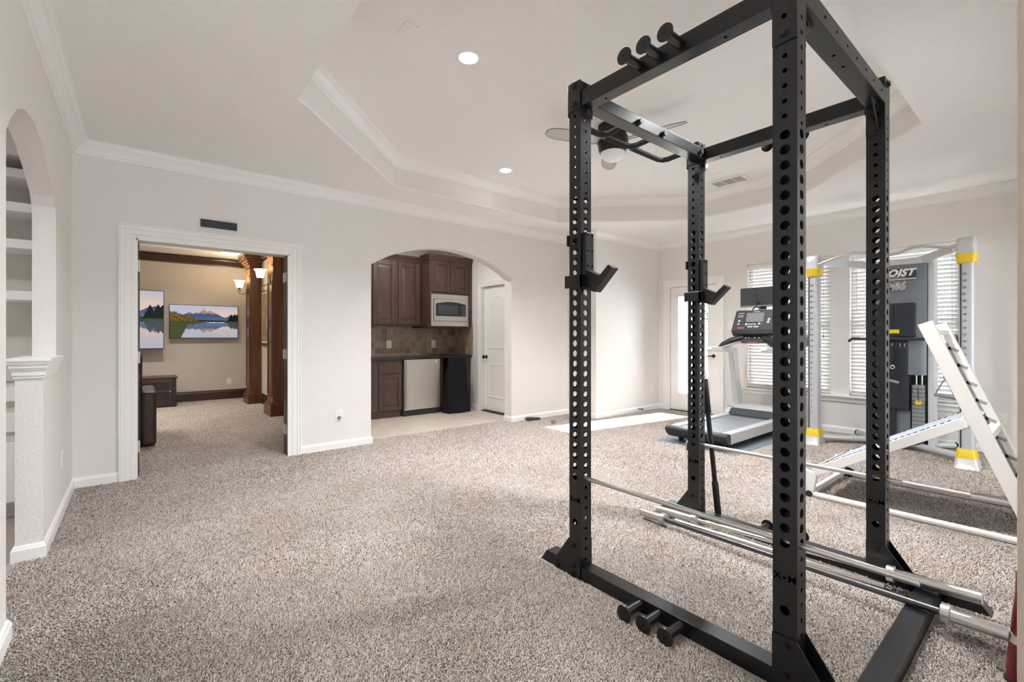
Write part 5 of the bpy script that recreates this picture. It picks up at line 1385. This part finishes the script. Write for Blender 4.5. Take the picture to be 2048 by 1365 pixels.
outlet((1.363, TYB, 0.339), (1, 0, 0), 'white outlet on the tan wall below the wide display')
fa = thing('framed_art', 'narrow framed picture on the wall between the two wooden columns', 'picture', (TXR, 9.03, 1.05))
MB().box(TXR - 0.028, TXR - 0.001, 8.62, 9.16, 1.05, 2.02).build('frame', 'dark_wood', fa, bevel=0.006)
MB().box(TXR - 0.030, TXR - 0.027, 8.66, 9.12, 1.09, 1.98).build('mount', 'interior_white', fa)
MB().box(TXR - 0.0315, TXR - 0.029, 8.69, 9.09, 1.12, 1.95).build('print', 'framed_picture', fa)

# AV cabinet
av = thing('media_cabinet', 'low dark wood media cabinet with glass door below the displays', 'cabinet', (0.1, 9.9, 0))
AX0, AX1, AY0, AY1, AH = -0.55, 0.505, 9.70, 10.20, 0.52
MB().box(AX0, AX1, AY0 + 0.02, AY1, 0.0, AH - 0.03).build('body', 'dark_wood', av, bevel=0.004)
MB().box(AX0 - 0.02, AX1 + 0.02, AY0 - 0.005, AY1, AH - 0.03, AH).build('top', 'dark_wood', av, bevel=0.006)
MB().box(AX1 - 0.055, AX1, AY0 + 0.005, AY0 + 0.02, 0.01, AH - 0.03).build('corner_post', 'black_plastic', av, bevel=0.003)
for xa_, xb_ in ((0.0, 0.445), (-0.48, -0.01)):
    f = MB()
    f.box(xa_, xa_ + 0.05, AY0, AY0 + 0.018, 0.05, 0.475).box(xb_ - 0.05, xb_, AY0, AY0 + 0.018, 0.05, 0.475).box(xa_ + 0.05, xb_ - 0.05, AY0, AY0 + 0.018, 0.05, 0.11).box(xa_ + 0.05, xb_ - 0.05, AY0, AY0 + 0.018, 0.42, 0.475).box(xa_ + 0.05, xb_ - 0.05, AY0 + 0.004, AY0 + 0.018, 0.26, 0.285)
    o = f.build('glass_door', 'dark_wood', av, bevel=0.003)
    MB().box(xa_ + 0.05, xb_ - 0.05, AY0 + 0.010, AY0 + 0.019, 0.11, 0.42).build('dark_pane', 'black_plastic', o)
    MB().lathe([(0.005, 0), (0.005, 0.01), (0.010, 0.016), (0.006, 0.022)], (xb_ - 0.025, AY0, 0.27), (0, -1, 0), 12).build('knob', 'nickel', o, smooth=True)

# leather recliner
rc = thing('recliner', 'dark brown leather recliner just inside the wide doorway, seen from behind', 'recliner', (-0.25, 6.8, 0))
def soft(name, x0, x1, y0, y1, z0, z1, r=0.05, seg=5):
    return MB().box(x0, x1, y0, y1, z0, z1).build(name, 'leather', rc, bevel=r, seg=seg, smooth=True)
soft('arm', 0.020, 0.155, 6.32, 7.22, 0.012, 0.600, 0.035)
soft('arm', -0.76, -0.625, 6.32, 7.22, 0.012, 0.600, 0.035)
soft('seat', -0.62, 0.015, 6.55, 7.28, 0.10, 0.47, 0.05)
bkm = MB().prism([(6.33, 0.10), (6.32, 0.72), (6.26, 0.90), (6.28, 0.99), (6.36, 1.03), (6.45, 1.01), (6.52, 0.90), (6.56, 0.72), (6.62, 0.42), (6.62, 0.10)], 'X', -0.615, 0.034)
bkm.build('backrest', 'leather', rc, bevel=0.03, seg=4, smooth=True)
soft('headrest', -0.58, 0.022, 6.42, 6.58, 0.76, 1.0, 0.05)
soft('base', -0.72, 0.11, 6.40, 7.15, 0.0, 0.11, 0.01, 2)

# the two open leaves of the dark double door
def leaf(name, label, x0, x1, s):
    t = thing(name, label, 'door', ((x0 + x1) / 2, 5.05, 0.012))
    MB().box(x0, x1, 5.035, 5.62, 0.012, DH - 0.016).build('slab', 'door_wood', t, bevel=0.002)
    h = MB()
    xe = x0 if s > 0 else x1
    for z in (0.26, 1.02, 1.80):
        MB().box(x0 + 0.006, x1 - 0.004, 5.0335, 5.0355, z - 0.047, z + 0.047).build('hinge', 'nickel', t, bevel=0.003)
        MB().cyl((xe, 5.028, z - 0.05), (xe, 5.028, z + 0.05), 0.0065, 10).build('hinge_pin', 'nickel', t, smooth=True)
    for z0, z1 in ((0.22, 0.85), (1.05, 1.88)):
        MB().box(x0 - 0.004, x1 + 0.004, 5.14, 5.52, z0, z1).build('raised_panel', 'door_wood', t, bevel=0.006)
    return t
leaf('door_leaf', 'dark wooden door leaf swung open at the left jamb of the wide doorway', -0.034, 0.006, -1)
for x, y in ((0.3, 7.2), (-1.2, 7.2), (0.4, 8.9), (-1.2, 8.9)):
    area_light('theater_fill_light', (x, y, TCZ + 0.19), 0.14, 28, (1.0, 0.93, 0.86), spread=120)  # unseen lamps added as general fill for the theatre
    k = MB().lathe([(0.062, -0.010), (0.085, -0.006), (0.09, 0.0)], (x, y, TCZ + 0.2), (0, 0, 1), 24)
    tag(k.build('recessed_light', 'downlight_lens', None), 'unseen recessed light added to the theatre room ceiling as fill', 'ceiling light', 'added fill lights of the theatre ceiling')
# unseen fill lamps added behind the camera
for x, y in ((0.6, -2.9), (3.6, -2.2), (-2.0, -1.0)):
    area_light('rear_fill_light', (x, y, CZ - 0.015), 0.14, 22, (0.98, 0.98, 1.0), spread=130)
for x, y in ((-1.7, 2.7), (-3.0, 2.9)): area_light('study_fill_light', (x, y, CZ - 0.015), 0.14, 13, (0.98, 0.98, 1.0), spread=160)  # unseen lamps added to brighten the study bookcase
# ================================================================== carpet pile of the room (nobody could count it)
import numpy as np
SKIP = [(RX0 - 0.006, RX0 + RW + 0.006, 0.205, 1.825), (RX1 - 0.006, RX1 + RW + 0.006, 0.205, 1.825), (RX0 + RW, RX1, 0.372, 0.448), (-0.76, 0.155, 6.32, 7.28), (-0.55, 0.505, 9.70, 10.22),
        (CX - 0.14, CX + 0.13, CYL - 0.09, CYL + 0.10), (CX - 0.14, CX + 0.13, CYR - 0.10, CYR + 0.09), (6.24, 6.46, 0.89, 1.47), (1.46, 1.73, 9.22, 9.72), (1.50, 1.73, 7.54, 8.03),
        (3.87, 3.93, 0.07, 1.29), (4.69, 4.75, 0.07, 1.29), (2.54, 2.60, 1.60, 1.81), (2.685, 2.745, 1.46, 1.79), (2.64, 2.74, 0.55, 1.63), (4.27, 4.50, 4.86, 4.93), (4.40, 4.46, 4.49, 4.55), (2.32, 2.37, 0.10, 0.16)]
def carpet_pile():
    rg = np.random.default_rng(11)
    P = []
    for s, d0, d1 in ((0.0056, 0.0, 2.5), (0.0080, 2.5, 4.2), (0.0125, 4.2, 11.0)):
        gx, gy = np.meshgrid(np.arange(XL - 0.1, XR, s), np.arange(-0.7, 10.3 if s > 0.011 else YB + WT - 0.01, s))
        p = np.stack([gx.ravel(), gy.ravel()], 1)
        p += rg.uniform(-0.48, 0.48, p.shape) * s
        d = np.hypot(p[:, 0], p[:, 1])
        k = (d >= d0) & (d < d1)
        x, y = p[:, 0], p[:, 1]
        room = (x > XL + 0.016) & (x < XR - 0.016) & (y > YF + 0.016) & (y < YB - 0.016)
        room &= ~((x > XJ - 0.016) & (y > YJ - 0.016))
        hall = (x > XL + 0.016) & (x < 1.184) & (y <= YF + 0.016)
        door = (y >= YB - 0.016) & (((x > DL + 0.016) & (x < DR - 0.016)) | ((x > AL + 0.02) & (x < AR - 0.02)))
        door |= (y > YB + WT - 0.02) & (x > -0.9) & (x < 1.70)
        door &= (y < YB + WT + 0.01) | (x < 1.70)
        gap = (x <= XL + 0.016) & (y > 2.66) & (y < 3.51)
        mat_ = (x > 4.63) & (x < 6.66) & (y > 2.12) & (y < 3.03)
        k &= (room | hall | door | gap) & ~mat_
        # thin out what lies well behind the camera's side
        f = x * math.cos(math.radians(50.77)) + y * math.sin(math.radians(50.77))
        k &= f > 0.25
        for a0, a1, b0, b1 in SKIP: k &= ~((x > a0 - 0.012) & (x < a1 + 0.012) & (y > b0 - 0.012) & (y < b1 + 0.012))
        P.append(np.concatenate([p[k], np.full((k.sum(), 1), s)], 1))
    P = np.concatenate(P)
    n = len(P)
    r = P[:, 2] * rg.uniform(0.40, 0.58, n)
    h = rg.uniform(0.0070, 0.0108, n)
    # the nap leans one way in broad patches, and every tuft a little its own way
    patch = np.sin(P[:, 0] * 3.1 + 1.3 * np.sin(P[:, 1] * 1.7)) + np.sin(P[:, 1] * 2.3 + 1.1 * np.sin(P[:, 0] * 2.9))
    a = patch * 0.9 + rg.normal(0, 1.1, n)
    ln = np.abs(rg.normal(0.0062, 0.003, n))
    tx, ty = P[:, 0] + np.cos(a) * ln, P[:, 1] + np.sin(a) * ln
    rot = rg.uniform(0, 2 * PI, n); tw = rot + rg.uniform(0.3, 1.4, n)
    V = np.zeros((n, 7, 3), np.float32)
    for k in range(3):
        t = 2 * PI * k / 3
        V[:, k, 0] = P[:, 0] + np.cos(rot + t) * r; V[:, k, 1] = P[:, 1] + np.sin(rot + t) * r; V[:, k, 2] = 0.0005
        V[:, 3 + k, 0] = tx + np.cos(tw + t) * r * 0.72; V[:, 3 + k, 1] = ty + np.sin(tw + t) * r * 0.72; V[:, 3 + k, 2] = h * rg.uniform(0.8, 1.0, n)
    V[:, 6, 0], V[:, 6, 1], V[:, 6, 2] = tx + np.cos(a) * 0.001, ty + np.sin(a) * 0.001, h * 1.12
    base_f = np.array([0, 1, 4, 3, 1, 2, 5, 4, 2, 0, 3, 5, 3, 4, 6, 4, 5, 6, 5, 3, 6], np.int32)
    L = (base_f[None, :] + (np.arange(n, dtype=np.int32) * 7)[:, None]).ravel()
    tot = np.tile(np.array([4, 4, 4, 3, 3, 3], np.int32), n)
    st = np.concatenate([[0], np.cumsum(tot)[:-1]]).astype(np.int32)
    me = bpy.data.meshes.new('carpet_pile')
    me.vertices.add(n * 7); me.vertices.foreach_set('co', V.ravel())
    me.loops.add(len(L)); me.loops.foreach_set('vertex_index', L)
    me.polygons.add(len(tot)); me.polygons.foreach_set('loop_start', st)
    try: me.polygons.foreach_set('loop_total', tot)
    except Exception: pass
    me.update(calc_edges=True)
    tone = np.repeat(rg.random(n).astype(np.float32), 7)
    at = me.attributes.new('tone', 'FLOAT', 'POINT'); at.data.foreach_set('value', tone)
    m, t = mat('pile', (0.5, 0.45, 0.42), 0.9, spec=0.12)
    an = t.node('ShaderNodeAttribute'); an.attribute_name = 'tone'
    g = t.geo()
    big_ = t.noise(g, 2.4, 3, 0.6); mid = t.noise(g, 13, 3, 0.65)
    c = t.ramp(an.outputs['Fac'], [(0.0, (0.20, 0.145, 0.105)), (0.12, (0.33, 0.265, 0.215)), (0.30, (0.45, 0.395, 0.352)), (0.68, (0.54, 0.495, 0.455)), (1.0, (0.65, 0.615, 0.585))])
    tn = t.m('ADD', t.m('MULTIPLY', big_, 0.5), t.m('MULTIPLY', mid, 0.5))
    c = t.mix(t.ramp(tn, [(0.40, 0.0), (0.60, 1.0)]), t.mix(0.24, c, (0.43, 0.32, 0.23)), t.mix(0.16, c, (0.62, 0.61, 0.605)))
    t.put(t.bsdf.inputs['Base Color'], c)
    me.materials.append(m)
    o = bpy.data.objects.new('carpet_pile', me); COL.objects.link(o)
    o['kind'] = 'stuff'
    tag(o, 'speckled beige-grey cut pile of the wall-to-wall carpet', 'carpet')
carpet_pile()
